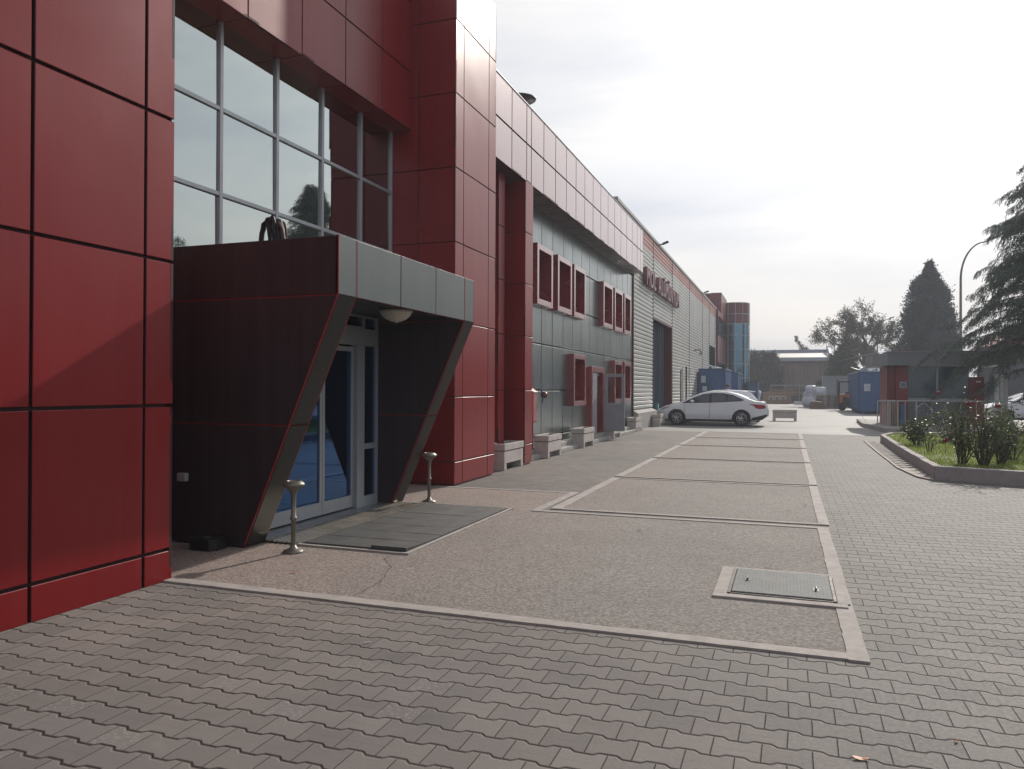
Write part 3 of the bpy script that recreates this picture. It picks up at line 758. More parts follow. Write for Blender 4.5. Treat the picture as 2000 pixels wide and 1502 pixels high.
# low inner paver ledge along the near kerb
b = MB(); b.add([(3.62, 14.62, .20), (2.56, 15.06, .20), (2.60, 15.42, .205), (3.72, 15.02, .205), (8.6, 12.78, .205), (8.5, 12.4, .20)], [(0, 1, 2, 3), (0, 3, 4, 5)])
tag(b.build('ledge', PAVER), kind='structure')
# drainage gutter beside the kerb
b = MB(); gl = [(2.17, 25.2), (2.10, 21.0), (2.06, 16.8), (2.18, 15.2), (2.34, 14.75)]; gk = [(2.47, 25.2), (2.40, 21.0), (2.36, 16.8), (2.34, 15.3), (2.36, 14.90)]
for i in range(len(gl)-1):
    a, c, d, e = gl[i], gl[i+1], gk[i+1], gk[i]; m_ = max(1, int(math.dist(a, c)/.42))
    for q in range(m_):
        t0, t1 = q/m_, (q+1)/m_-.05; P = lambda A, Bp, t: (A[0]+(Bp[0]-A[0])*t, A[1]+(Bp[1]-A[1])*t)
        p0, p1, p2, p3 = P(a, c, t0), P(a, c, t1), P(e, d, t1), P(e, d, t0); mid = lambda A, Bp: ((A[0]+Bp[0])/2, (A[1]+Bp[1])/2)
        m0, m1 = mid(p0, p3), mid(p1, p2)
        b.add([(*p0, .022), (*p1, .022), (*m1, .006), (*m0, .006), (*p2, .035), (*p3, .035)], [(0, 1, 2, 3), (3, 2, 4, 5)])
    for q in (a, c): pass
for i in range(len(gl)-1): ragged_strip(b, gl[i], gl[i+1], .05, z1=.024, side=-1)
tag(b.build('gutter', mat('gutter_concrete', (.36, .31, .28), .8, var=.15, scale=4, bump=.5, grime=.4)), kind='structure')
# grass
def inside(x, y, poly):
    r = False; n = len(poly)
    for i in range(n):
        x1, y1 = poly[i]; x2, y2 = poly[(i+1) % n]
        if (y1 > y) != (y2 > y) and x < (x2-x1)*(y-y1)/(y2-y1)+x1: r = not r
    return r
b = MB(); rnd = random.Random(3); cnt = 0
while cnt < 42000:
    x, y = rnd.uniform(2.3, 11.5), rnd.uniform(12.5, 27.6)
    if not inside(x, y, inn) or (y < 15.5 and y < 15.48-(x-2.6)*.40): continue
    if rnd.random() < .35 and math.sin(x*2.3+1)*math.sin(y*1.7) < -.3: continue
    h = rnd.uniform(.025, .065); a = rnd.uniform(0, PI); dx, dy = math.cos(a)*.011, math.sin(a)*.011; lx, ly = rnd.uniform(-.03, .03), rnd.uniform(-.03, .03)
    kk = len(b.v); b.v += [(x-dx, y-dy, .185), (x+dx, y+dy, .185), (x+lx, y+ly, .19+h)]; b.f.append([kk, kk+1, kk+2]); b.m.append(0); cnt += 1
gr = b.build('grass', leaf_mat('grass_blade', (.18, .25, .035), (.34, .38, .09), .5, .5, ts=.9)); tag(gr, 'short yellowish green lawn grass inside the kerbed island', 'grass', kind='stuff')

# ------- rose bushes
LEAFROSE = leaf_mat('rose_leaf', (.06, .09, .03), (.15, .19, .075), .45, .4, ts=6)
LEAFROSE2 = leaf_mat('pale_rose_leaf', (.06, .10, .025), (.15, .19, .07), .35, .3, ts=6)
PETAL = mat('red_petal', (.25, .008, .02), .6)
def rose(x, y, w_, h, nst, seed, label, blooms=(), dens=.72, m=None, z0=.19):
    r = random.Random(seed); t = thing('rose_bush', (x, y, z0), label, 'rose bush', 'rose bushes on the lawn island')
    st = MB(); lf = MB(); tips = []
    for i in range(nst):
        a = r.uniform(0, 2*PI); rr = r.uniform(.2, 1.25)*w_/2; hh = h*r.uniform(.4, 1)
        p0 = Vector((x+.06*math.cos(a), y+.06*math.sin(a), z0)); p3 = Vector((x+rr*math.cos(a), y+rr*math.sin(a), z0+hh))
        p1 = p0.lerp(p3, .35)+Vector((r.uniform(-.06, .06), r.uniform(-.06, .06), .06)); p2 = p0.lerp(p3, .7)+Vector((r.uniform(-.05, .05), r.uniform(-.05, .05), .08))
        st.tube([p0, p1, p2, p3], [.013, .010, .007, .004], 5)
        pts = [p0.lerp(p1, .6), p1, p1.lerp(p2, .5), p2, p2.lerp(p3, .5), p3]
        for q, p in enumerate(pts):
            if q < 1 and r.random() < .6: continue
            for _ in range(int(4*dens)):
                d = Vector((r.gauss(0, 1), r.gauss(0, 1), r.gauss(.25, .6))).normalized(); Lb = r.uniform(.08, .34)*min(1, w_+.2)
                e = p+d*Lb; st.tube([p, e], [.004, .002], 3, caps=False)
                for _ in range(int(6*dens)):
                    pp = p.lerp(e, r.uniform(.3, 1.1)); leafq(lf, pp, r.uniform(.035, .065), r, .62, (r.gauss(0, 1), r.gauss(0, 1), r.gauss(.1, .45)))
        tips.append(p3)
    st.build('stem', mat('rose_stem', (.07, .055, .03), .7), t); lf.build('foliage', m or LEAFROSE, t)
    for (bx, by, bz) in blooms:
        q = MB(); q.blob((bx, by, bz), .045, .045, .04, seed, 9, .25)
        for kk in range(10):
            aa = kk*2.4; q.blob((bx+.03*math.cos(aa), by+.03*math.sin(aa), bz+.012*math.sin(kk)), .024, .024, .02, kk, 6, .3)
        q.tube([(bx, by, bz-.25), (bx, by, bz-.02)], .004, 4)
        q.build('bloom', PETAL, t)
    return t
rose(2.98, 21.2, .62, .62, 12, 1, 'small rounded rose bush nearest the tip of the lawn island', m=LEAFROSE2, dens=1.0)
rose(2.90, 19.1, .55, .48, 4, 2, 'sparse twiggy rose bush on two bare stems beside the small rounded one', dens=.5)
rose(3.95, 23.0, .95, 1.2, 16, 3, 'tall rose bush with one red bloom behind the sparse twiggy one', [(3.75, 23.0, 1.48)], m=LEAFROSE2)
rose(3.02, 16.15, .62, .95, 16, 4, 'dense rose bush left of the largest, with a low red bloom', [(2.72, 16.0, .62), (3.16, 16.4, 1.30)])
rose(3.30, 15.85, .78, 1.12, 22, 5, 'largest rose bush, in the middle of the front cluster, red bloom on top', [(3.62, 16.3, 1.26)])
rose(3.68, 16.35, .6, 1.0, 14, 6, 'flowerless dark rose bush at the right of the front cluster')
rose(4.10, 17.4, .6, 1.15, 12, 8, 'tall thin rose bush standing apart, right of the front cluster', dens=.9)
rose(4.6, 20.2, .7, .95, 10, 9, 'loose rose bush farther back on the lawn near the fence posts')

# ------- conifers
def cedar(x, y, h, rad, seed, label, nb=115, z0=1.3, z_=0., dens=1.):
    r = random.Random(seed); t = thing('cedar_tree', (x, y, z_), label, 'tree', 'drooping cedar trees')
    tr = MB(); tr.tube([(x, y, z_), (x+.04, y, z_+h*.4), (x-.03, y+.03, z_+h*.8), (x, y, z_+h)], [.14, .10, .045, .008], 8)
    tr.build('trunk', BARK, t)
    br = MB(); nd = MB()
    for i in range(nb):
        f = (i/nb)**.85; z = z0+(h-z0)*f; L = rad*(1-f)**.88*r.uniform(.62, 1.15)+.12; a = i*2.399+r.uniform(-.4, .4)
        dx, dy = math.cos(a), math.sin(a); rise = r.uniform(-.08, .62)
        pts = []
        for k_ in range(9):
            s = k_/8; pts.append(Vector((x+dx*L*s, y+dy*L*s, z_+z+L*(rise*s*1.25-.42*s*s*s*(1+.3*r.random())))))
        br.tube(pts, [.03*(1-f*.7)*(1-.85*k_/8)+.003 for k_ in range(9)], 4, caps=False)
        nt_ = int((8+30*L)*dens)
        for q in range(nt_):
            s = r.uniform(.06, 1.)**.75; ii = min(7, int(s*8)); p = pts[ii].lerp(pts[ii+1], s*8-ii)
            sd_ = r.choice((-1, 1)); lat = r.uniform(.05, .42)*(1-.45*s)
            side_ = Vector((-dy*sd_, dx*sd_, 0))*lat+Vector((dx, dy, 0))*lat*r.uniform(.2, .8)
            hang = r.uniform(.12, .36)*(1-.25*s); m1 = p+side_*.6+Vector((0, 0, .02)); tip = p+side_+Vector((dx*.04, dy*.04, -hang))
            leafq(nd, p, (m1-p).length+.02, r, .10, m1-p)
            for k2 in range(7):
                f2 = k2/7; pp = m1.lerp(tip, f2); d = (tip-m1).normalized()*1.1+Vector((r.gauss(0, .38), r.gauss(0, .38), r.gauss(0, .25)))
                leafq(nd, pp, r.uniform(.06, .11), r, .22, d)
    br.build('branch', BARK, t); nd.build('crown', CEDARM, t)
    return t
CEDARM = leaf_mat('cedar_needles', (.06, .085, .068), (.12, .16, .125), .6, .3, ts=2)
cedar(8.95, 31.1, 11.0, 4.2, 11, 'tall dark drooping cedar at the right edge, branches reaching over the booth roof', nb=360, z_=0, dens=1.9, z0=2.4)
cedar(12.3, 26.2, 8.1, 2.6, 12, 'drooping cedar on the lawn beyond the right edge, seen mirrored in the upper windows', nb=90, z_=.18, dens=.8)

def profile_tree(name, x, y, prof, seed, label, n, size, m, lean=0., z0=0., cat='tree'):
    """dense evergreen with a profile [(z, left radius, right radius)]"""
    r = random.Random(seed); t = thing(name, (x, y, z0), label, cat)
    tr = MB(); tr.tube([(x, y, z0), (x, y, z0+prof[-1][0]*.9)], [.25, .04], 7); tr.build('trunk', BARK, t)
    b = MB(); zs = [p[0] for p in prof]
    clumps = []
    def radii(z):
        for i in range(len(prof)-1):
            if prof[i][0] <= z <= prof[i+1][0]:
                f = (z-prof[i][0])/(prof[i+1][0]-prof[i][0]+1e-9); return [prof[i][q]*(1-f)+prof[i+1][q]*f for q in (1, 2)]
        return [.05, .05]
    nc = n//70
    for i in range(nc):
        z = r.uniform(zs[0], zs[-1]) if r.random() < .6 else zs[0]+(zs[-1]-zs[0])*r.random()**1.5
        rl, rr_ = radii(z); a = r.uniform(0, 2*PI); q = rl if math.cos(a) < 0 else rr_
        rad = q*(r.uniform(.62, 1.0)); c = Vector((x+rad*math.cos(a), y+.85*rad*math.sin(a), z0+z)); cr2 = r.uniform(.16, .42)*min(1., .55+q*.5)
        out_ = Vector((math.cos(a), math.sin(a), .9))
        for _ in range(70):
            p = c+Vector((r.gauss(0, 1), r.gauss(0, 1), r.gauss(0, 1.3)))*cr2*.5
            leafq(b, p, size*r.uniform(.6, 1.3), r, .5, out_+Vector((r.gauss(0, .6), r.gauss(0, .6), r.gauss(0, .6))))
    core = MB(); core.lathe([(0.01, prof[0][0])]+[((p[1]+p[2])/2*.66, p[0]+.1) for p in prof[:-3]]+[(.01, prof[-3][0]+.05)], x, y, 14, cz=z0)
    b.v += core.v and []; k0 = len(b.v); b.v += core.v; b.f += [[k0+i for i in f] for f in core.f]; b.m += core.m
    b.build('crown', m, t)
    return t
CONEM = leaf_mat('cypress_spray', (.05, .066, .066), (.105, .13, .128), .7, .1, ts=1.2)
cone = [(.3, 2.3, 2.2), (2.5, 2.5, 2.35), (4.5, 2.4, 2.2), (6.6, 2.15, 2.0), (8.3, 1.85, 1.65), (9.6, 1.40, 1.2), (10.3, 1.0, .80), (10.9, .35, .45), (11.4, .12, .16), (11.8, .02, .02)]
profile_tree('cypress_tree', 10.72, 70, cone, 21, 'tall broad blue grey cone shaped conifer behind the guard booth', 70000, .17, CONEM)
SHR = leaf_mat('shrub_leaf', (.05, .075, .025), (.10, .13, .05), .6, .25, ts=1)
profile_tree('shrub_tree', 6.6, 92, [(0, 2.7, 3.6), (2.5, 2.8, 3.9), (4.6, 2.4, 3.2), (6.0, 1.2, 1.9), (6.8, .3, .5)], 22, 'bushy green tree low behind the blue container and the shed post', 42000, .22, SHR)
profile_tree('shrub_tree', 10.6, 86, [(0, 2.4, 2.5), (2.5, 2.6, 2.6), (4.6, 1.9, 2.2), (5.8, .9, 1.3)], 23, 'dark bushy tree between the blue container and the cone conifer', 26000, .22, SHR)
IVY = leaf_mat('ivy_leaf', (.04, .052, .04), (.08, .095, .07), .5, .15, ts=1)
profile_tree('creeper_shrub', -2.6, 97.6, [(0, 2.6, 2.6), (2.2, 2.6, 2.1), (4.2, 2.1, 1.6), (5.2, 1.8, 1.5), (5.9, 1.4, .9)], 24, 'dark climbing shrub covering the left end of the brown shed', 36000, .2, IVY, cat='shrub')

# ------- broadleaf tree with open crown
def open_tree(x, y, h, spread, seed, label, m, leaf=.15, lean=-.15):
    r = random.Random(seed); t = thing('broadleaf_tree', (x, y, 0), label, 'tree'); br = MB(); lf = MB()
    def grow(p, d, L, rad, lv):
        pts = [p]; dd = d.copy()
        for _ in range(4):
            dd = (dd+Vector((r.gauss(0, .16), r.gauss(0, .16), r.gauss(.04, .10)))).normalized(); pts.append(pts[-1]+dd*L/4)
        br.tube(pts, [rad*(1-.12*i) for i in range(5)], 6 if lv < 3 else 3, caps=False)
        if lv >= 3:
            for q in pts[1:]:
                for _ in range(12 if lv > 3 else 5):
                    leafq(lf, q+Vector((r.gauss(0, .13), r.gauss(0, .13), r.gauss(0, .13))), leaf*r.uniform(.6, 1.2), r, .5)
        if lv == 5: return
        for k_ in range(r.choice((3, 3, 4)) if lv < 4 else 3):
            a = r.uniform(0, 2*PI); sp = r.uniform(.35, .85)
            perp = dd.cross(Vector((math.cos(a), math.sin(a), .3))).normalized()
            nd_ = (dd*math.cos(sp)+perp*math.sin(sp)); nd_.x *= spread; nd_.y *= spread; nd_.normalize()
            st = pts[r.choice((2, 3, 4))] if k_ else pts[4]
            grow(st, nd_, L*r.uniform(.62, .84), rad*.6, lv+1)
    grow(Vector((x, y, 0)), Vector((lean, 0, 1)).normalized(), h*.30, .28, 0)
    br.build('trunk', BARK, t); lf.build('crown', m, t)
    return t
OAK = leaf_mat('broad_leaf', (.045, .055, .03), (.10, .10, .06), .5, .25)
open_tree(9.2, 84, 14.2, 1.25, 5, 'open crowned broadleaf tree left of the cone conifer with sky showing through its branches', OAK, leaf=.17)
# ivy-covered broken treetop above the shed
b = MB(); t = thing('leafless_treetop', (1.3, 112, 0), 'thin crooked treetop rising above the shed roof', 'tree'); r = random.Random(9)
b.tube([(1.9, 112, 0), (1.8, 112, 7.0), (1.3, 112, 8.0), (.95, 112, 8.8)], [.2, .16, .08, .03], 6); b.build('trunk', BARK, t)
lf = MB()
for (qx, qz, q_) in ((1.0, 8.65, .22), (.95, 8.25, .15), (1.3, 7.9, .28), (1.6, 7.4, .4), (2.0, 7.1, .45), (1.7, 6.9, .5), (2.3, 7.0, .3)):
    for _ in range(170): leafq(lf, (qx+r.gauss(0, q_*.5), 112+r.gauss(0, .3), qz+r.gauss(0, q_*.45)), .16, r, .5)
lf.build('crown', IVY, t)
# hedge outside the view on the right, mirrored in the entrance glass
hm = MB(); r = random.Random(77); hm.box(27.6, -14, 0, 28.4, 60, 3.4)
for i in range(16000):
    yy = r.uniform(-14, 60); leafq(hm, (28+r.gauss(0, .7), yy, r.uniform(0, 4.6+.9*math.sin(yy*.5)+.5*math.sin(yy*1.3))), .5, r, .6)
tag(hm.build('hedge', SHR), 'tall green hedge beyond the right edge, mirrored in the entrance doors', 'hedge')
# ------------------------------------------------------------------ planters
PLC = mat('cast_planter_concrete', (.56, .50, .46), .8, var=.12, scale=5, bump=.4, bscale=80, grime=.25)
SOIL = mat('planter_soil', (.10, .08, .06), .95, var=.2, scale=10, bump=.8)
def planter():
    t = thing('concrete_planter', (0, 0, 0), '', 'planter', 'rectangular concrete planters on feet')
    w_, L, z0, z1 = .32, 1.08, .13, .50
    b = MB()
    b.box(0, 0, z0, w_, L, .36); b.box(0, .0, .0, w_, .13, z0); b.box(0, L-.13, 0, w_, L, z0)
    b.build('body', PLC, t, bevel=.008)
    b = MB(); q = .05
    b.box(-.012, -.012, .375, w_+.012, q, z1); b.box(-.012, L-q, .375, w_+.012, L+.012, z1); b.box(-.012, q, .375, q-.012, L-q, z1); b.box(w_+.012-q, q, .375, w_+.012, L-q, z1)
    b.build('rim', PLC, t, bevel=.006)
    b = MB(); b.box(.008, .008, .355, w_-.008, L-.008, .38); b.build('groove', mat('planter_groove', (.10, .07, .06), .9), t)
    b = MB(); b.box(.04, .05, .38, w_-.04, L-.05, .40); b.build('soil', SOIL, t)
    return t
pl0 = planter()
spots = [((-5.31, 13.46), 0, 'concrete planter nearest the red corner column, first of the row'),
         ((-5.30, 16.2), .01, 'concrete planter just past the red pier, below the pink cabinet'),
         ((-5.32, 19.42), -.01, 'concrete planter on the pavers under the single low red window frame'),
         ((-5.38, 23.35), .01, 'concrete planter standing before the open grey side door'),
         ((-5.44, 27.3), 0., 'concrete planter at the corner where the grey wall meets the white siding'),
         ((-5.25, 31.6), .02, 'concrete planter touching the nose of the parked white sedan'),
         ((.38, 39.6), PI/2, 'concrete planter standing alone broadside in the open yard')]
for i, ((x, y), rz, lb) in enumerate(spots):
    o = pl0 if i == 0 else copy_tree(pl0)
    o.location = (x, y, .0); o.rotation_euler = (0, 0, rz); o['label'] = lb
    if i == 6: o.scale = (1.08, 1.02, 1.1)
# ------------------------------------------------------------------ ashtray stands
def ashtray():
    t = thing('ashtray_stand', (0, 0, 0), '', 'ashtray', 'metal ashtray stands flanking the entrance')
    MB().lathe([(0, 0), (.095, 0), (.098, .008), (.088, .022), (.05, .034), (.03, .05), (.024, .07), (0, .07)], n=28).build('base', STEEL, t, smooth=True)
    MB().lathe([(.022, .06), (.022, .30), (.030, .305), (.034, .318), (.030, .331), (.023, .336), (.0225, .50), (.026, .54), (.034, .565)], n=20).build('pole', STEEL, t, smooth=True)
    MB().lathe([(.030, .555), (.05, .585), (.085, .612), (.103, .626), (.105, .634), (.098, .645), (.070, .668), (.064, .670), (.058, .664), (.050, .640), (0, .636)], n=32).build('bowl', STEEL, t, smooth=True)
    return t
a0 = ashtray(); a0.location = (-4.35, 6.07, ZS); a0['label'] = 'bronze grey ashtray stand nearest the camera, left of the rubber mats'
a1 = copy_tree(a0); a1.location = (-4.55, 9.36, ZS); a1['label'] = 'bronze grey ashtray stand beyond the mats by the red corner column'
# ------------------------------------------------------------------ door mats and grate
y = 6.40; rows = 7; rw = (9.14-6.40)/rows; xs_ = [-4.46, -4.09, -3.72, -3.345]
nm = ['nearest the camera', 'second from the camera', 'third from the camera', 'middle', 'third from the far end', 'second from the far end', 'farthest']
cm = ['beside the grate', 'in the middle column', 'along the outer edging']
for i in range(rows):
    off = 0.12 if i % 2 else 0.
    for j in range(3):
        x0, x1 = xs_[j]+(off if j else 0), xs_[j+1]+(off if j < 2 else 0)
        dz = random.uniform(0, .004); up = .022 if (i == 0 and j == 2) else 0
        b = MB(); ya, yb = y+i*rw+.003, y+(i+1)*rw-.003
        b.add([(x0+.002, ya, ZS), (x1-.002, ya, ZS), (x1-.002, yb, ZS), (x0+.002, yb, ZS), (x0+.002, ya, .034+dz+up), (x1-.002, ya, .034+dz+up), (x1-.002, yb, .034+random.uniform(0, .004)), (x0+.002, yb, .034+dz)],
              [(0, 3, 2, 1), (4, 5, 6, 7), (0, 1, 5, 4), (1, 2, 6, 5), (2, 3, 7, 6), (3, 0, 4, 7)])
        o = b.build('rubber_mat', RUBBER, bevel=.002)
        lab = f'dark rubber floor tile {cm[j]}, row {nm[i]}' if not up else 'dark rubber floor tile lifted at its near edge, outer corner nearest the camera'
        tag(o, lab, 'floor mat', 'rubber floor tiles in front of the entrance')
b = MB(); ragged_strip(b, (-4.52, 6.375), (-3.33, 6.37), .04, z1=.024, side=-1, jit=.002); ragged_strip(b, (-3.335, 6.335), (-3.335, 9.19), .045, z1=.024, side=-1, jit=.002); ragged_strip(b, (-4.95, 9.16), (-3.28, 9.16), .04, z1=.024, jit=.002)
tag(b.build('mat_edging', STRIP), kind='structure')

g_ = thing('entrance_grate', (-4.7, 6.38, .0), 'long ribbed aluminium grate set in the floor along the sliding doors', 'floor grate')
b = MB(); x = -4.925
while x < -4.47: b.box(x, 6.36, .012, x+.026, 9.10, .034); x += .058
b.build('rib', mat('grate_rib', (.55, .50, .42), .35, metal=.7, var=.15, scale=3), g_)
b = MB(); b.box(-4.93, 6.36, .002, -4.46, 9.10, .018); b.build('tray', mat('tray_black', (.015, .013, .012), .95, spec=.1), g_)  # near-black tray so the gaps stand out between the ribs
# ------------------------------------------------------------------ steel hatch cover
h_ = thing('steel_hatch', (-.02, 6.35, 0), 'rectangular chequered steel manhole hatch with two lifting handles set in the concrete', 'manhole cover')
b = MB(); b.box(-.53, 5.86, 0, .40, 5.955, .0245); b.box(-.53, 6.80, 0, .33, 6.86, .0245); b.box(-.53, 5.955, 0, -.43, 6.80, .0245); b.box(.335, 5.955, 0, .42, 6.75, .0245)
b.build('concrete_surround', STRIP, h_, bevel=.004)
b = MB(); b.box(-.425, 5.96, 0, -.405, 6.78, .034); b.box(.31, 5.96, 0, .33, 6.76, .034); b.box(-.405, 5.96, 0, .31, 5.98, .030); b.box(-.405, 6.75, 0, .31, 6.77, .034); b.box(-.405, 5.98, 0, .31, 6.75, .02)
b.build('frame', mat('rusty_frame', (.10, .085, .075), .6, metal=.4, var=.2, scale=8), h_)
def chequer():
    m = bpy.data.materials.new('chequer_plate'); g = NG(m); sp = g.n('ShaderNodeSeparateXYZ'); g.l(g.pos(), sp.inputs[0]); M_ = g.math; P = .036
    def bars(sx, sy, ox):
        a = M_('ADD', M_('MULTIPLY', sp.outputs[0], sx), M_('MULTIPLY', sp.outputs[1], sy)); c = M_('SUBTRACT', M_('MULTIPLY', sp.outputs[0], sy), M_('MULTIPLY', sp.outputs[1], sx))
        u = M_('ABSOLUTE', M_('SUBTRACT', M_('FLOORED_MODULO', M_('ADD', M_('DIVIDE', a, P), ox), 1.), .5)); v = M_('ABSOLUTE', M_('SUBTRACT', M_('FLOORED_MODULO', M_('ADD', M_('DIVIDE', c, P), ox), 1.), .5))
        return M_('MULTIPLY', g.ramp(u, .40, .33), g.ramp(v, .13, .06))
    hgt = M_('MAXIMUM', bars(.7071, .7071, 0.), bars(.7071, -.7071, .5))
    c = g.mix(g.ramp(g.noise(14, 5, .7), .35, .7), (.15, .165, .16), (.23, .24, .23)); c = g.mix(g.ramp(g.noise(5, 5, .7), .5, .75, 0, .6), c, (.20, .17, .14)); c = g.mix(g.math('MULTIPLY', hgt, .55), c, (.34, .35, .34))
    g.set(Base_Color=c, Metallic=0., Roughness=.7, Specular_IOR_Level=.15, Normal=g.bump(hgt, 1., .0035)); return m
b = MB(); b.box(-.398, 5.988, .02, .305, 6.742, .040); b.build('plate', chequer(), h_, bevel=.002)
for (hx, hy) in ((-.30, 6.38), (.20, 6.22)):
    b = MB(); b.box(hx-.022, hy-.05, .0405, hx+.022, hy+.05, .043); 
    b.tube([(hx, hy-.035, .04), (hx, hy-.035, .056), (hx, hy+.035, .056), (hx, hy+.035, .04)], .007, 6); b.build('handle', mat('dark_steel', (.06, .055, .05), .5, metal=.5), h_)
# ------------------------------------------------------------------ small things at the entrance
t = thing('bait_box', (-5.2, 5.9, 0), 'low black plastic bait box on the ground against the dark canopy side', 'bait box')
b = MB(); b.prism([(-5.36, 5.86), (-5.32, 5.80), (-5.09, 5.80), (-5.05, 5.86), (-5.05, 6.0), (-5.36, 6.0)], 'z', ZS, .10); b.build('body', BLACKP, t, bevel=.006)
b = MB(); b.prism([(-5.375, 5.85), (-5.325, 5.785), (-5.085, 5.785), (-5.035, 5.85), (-5.035, 6.01), (-5.375, 6.01)], 'z', .103, .118); b.build('lid', BLACKP, t, bevel=.005)
b = MB(); b.box(-5.24, 5.87, .119, -5.16, 5.93, .1205); b.build('sticker', mat('grey_sticker', (.16, .16, .16), .5), t)
b = MB(); b.box(-5.66, 5.995, .62, -5.56, 6.048, .70); tag(b.build('wall_socket', mat('socket_grey', (.42, .41, .42), .5), bevel=.006), 'small grey electric socket box low on the dark canopy side', 'socket')
t = thing('ceiling_lamp', (-4.3, 7.95, 2.46), 'round white bowl lamp under the canopy ceiling', 'lamp')
MB().lathe([(0, 0), (.19, 0), (.20, -.02), (.19, -.035), (.0, -.035)], -4.3, 7.95, 28, cz=2.455).build('rim', mat('lamp_rim', (.40, .38, .34), .4, var=.04), t, smooth=True)
MB().lathe([(.185, -.03), (.165, -.07), (.12, -.11), (.06, -.135), (0, -.14)], -4.3, 7.95, 28, cz=2.455).build('shade', mat('lamp_glass_shade', (.62, .58, .5), .3, var=.03), t, smooth=True)
MB().lathe([(.03, -.135), (.03, -.15), (0, -.155)], -4.3, 7.95, 12, cz=2.455).build('finial', mat('lamp_rim', (.4, .38, .34), .4), t, smooth=True)
t = thing('cable_gooseneck', (-4.9, 6.4, 2.93), 'twisted bundle of dark and brown taped pipes arching up out of the canopy roof', 'pipe')
def arch(cx, cy, w_, h, r_, m, seed, turns=0):
    r = random.Random(seed); pts = []
    for i in range(15):
        a = PI*i/14; pts.append((cx-.16-w_*.8*math.cos(a)+r.uniform(-.006, .006), cy-.30+.02*math.cos(a)+r.uniform(-.006, .006), 2.90+h*math.sin(a)**.55 if 0 < i < 14 else 2.85))
    b = MB(); b.tube(pts, [r_*r.uniform(.85, 1.15) for _ in pts], 8); b.build('pipe', m, t, smooth=True)
DKP = mat('black_insulation', (.012, .012, .018), .5); BRP = mat('brown_tape', (.12, .085, .08), .6, var=.3, scale=20)
arch(-4.80, 6.80, .155, .35, .030, DKP, 1); arch(-4.735, 6.75, .055, .37, .016, DKP, 3)
arch(-4.72, 6.82, .10, .34, .022, BRP, 2); arch(-4.70, 6.78, .115, .30, .016, BRP, 4); arch(-4.69, 6.86, .075, .33, .013, BRP, 5)
b = MB(); b.tube([(-4.99, 6.49, 3.24), (-4.97, 6.49, 3.16), (-4.975, 6.49, 3.07)], [.02, .02, .004], 6); b.build('loose_tape', DKP, t)
# ------------------------------------------------------------------ pink cabinet by the wall
t = thing('alarm_cabinet', (-5.35, 16.4, .1), 'narrow faded pink cabinet with a sloped roof on thin legs beside the red pier', 'cabinet')
PK = mat('faded_pink_paint', (.42, .15, .13), .5, var=.12, scale=6, streak=.4)
b = MB(); b.box(-5.62, 15.95, .82, -5.24, 16.2, 1.46); b.prism([(-5.64, 1.465), (-5.22, 1.465), (-5.43, 1.60)], 'y', 15.93, 16.22); b.build('body', PK, t, bevel=.006)
b = MB(); b.box(-5.60, 15.98, .2, -5.57, 16.01, .82); b.box(-5.29, 15.98, .2, -5.26, 16.01, .82); b.box(-5.62, 15.945, .80, -5.24, 16.2, .82); b.build('leg', mat('red_leg', (.28, .02, .02), .5), t)
b = MB()
for i in range(4): b.box(-5.36, 15.944, .98+i*.035, -5.27, 15.948, .985+i*.035)
b.lathe([(.0, 0), (.035, 0)], -5.32, 15.945, 14, axis='y', cz=1.22); b.build('faded_print', mat('faded_red_print', (.30, .07, .06), .6), t)
t = thing('wall_bell', (-5.3, 16.9, 1.4), 'round brown metal bell on a short bracket beside the pink cabinet', 'bell')
b = MB(); b.blob((-5.20, 16.6, 1.40), .085, .085, .075, 3, 14, .02); b.build('bell', mat('brown_bell', (.16, .09, .07), .35, metal=.5), t, smooth=True)
b = MB(); b.tube([(-5.5, 16.6, 1.52), (-5.3, 16.6, 1.52), (-5.22, 16.6, 1.44)], .014, 6); b.tube([(-5.22, 16.56, 1.34), (-5.23, 16.56, 1.22)], .012, 6); b.build('bracket', BLACKP, t)
b = MB(); b.box(-5.498, 21.12, 1.62, -5.485, 21.34, 2.0); tag(b.build('notice_plate', mat('notice_white', (.62, .62, .6), .5)), 'small white notice plate on the grey wall beside the low red window frame', 'sign')
# ------------------------------------------------------------------ roof and wall fittings
t = thing('roof_vent', (-7.1, 20.35, 7.3), 'dark mushroom shaped roof vent standing behind the red parapet', 'roof vent')
VD = mat('vent_dark', (.05, .055, .065), .45, metal=.3)
MB().lathe([(.12, 0), (.12, 2.35)], -7.1, 20.25, 14, cz=7.25).build('stem', VD, t, smooth=True)
MB().lathe([(.10, 2.18), (.32, 2.28), (.46, 2.36), (.47, 2.39), (.3, 2.46), (.0, 2.49)], -7.1, 20.25, 24, cz=7.25).build('cap', VD, t, smooth=True)
fl = None
for i, (yy, lb) in enumerate(((34.3, 'small dark floodlight on the roof edge above the first warehouse gate'), (52.5, 'small dark floodlight on the roof edge near the far end of the warehouse'))):
    if fl is None:
        fl = thing('floodlight', (0, 0, 0), lb, 'floodlight', 'floodlights on the warehouse roof edge')
        MB().tube([(0, 0, 0), (.20, 0, .05)], .03, 6).build('arm', VD, fl); MB().tube([(.15, 0, .04), (.42, 0, .14)], .06, 8).build('lamp_head', VD, fl, bevel=.02); o = fl
    else: o = copy_tree(fl)
    o.location = (-5.43, yy, 7.93); o['label'] = lb
t = thing('wall_camera', (-5.45, 48, 3.9), 'small camera on a bent arm midway up the white siding', 'camera')
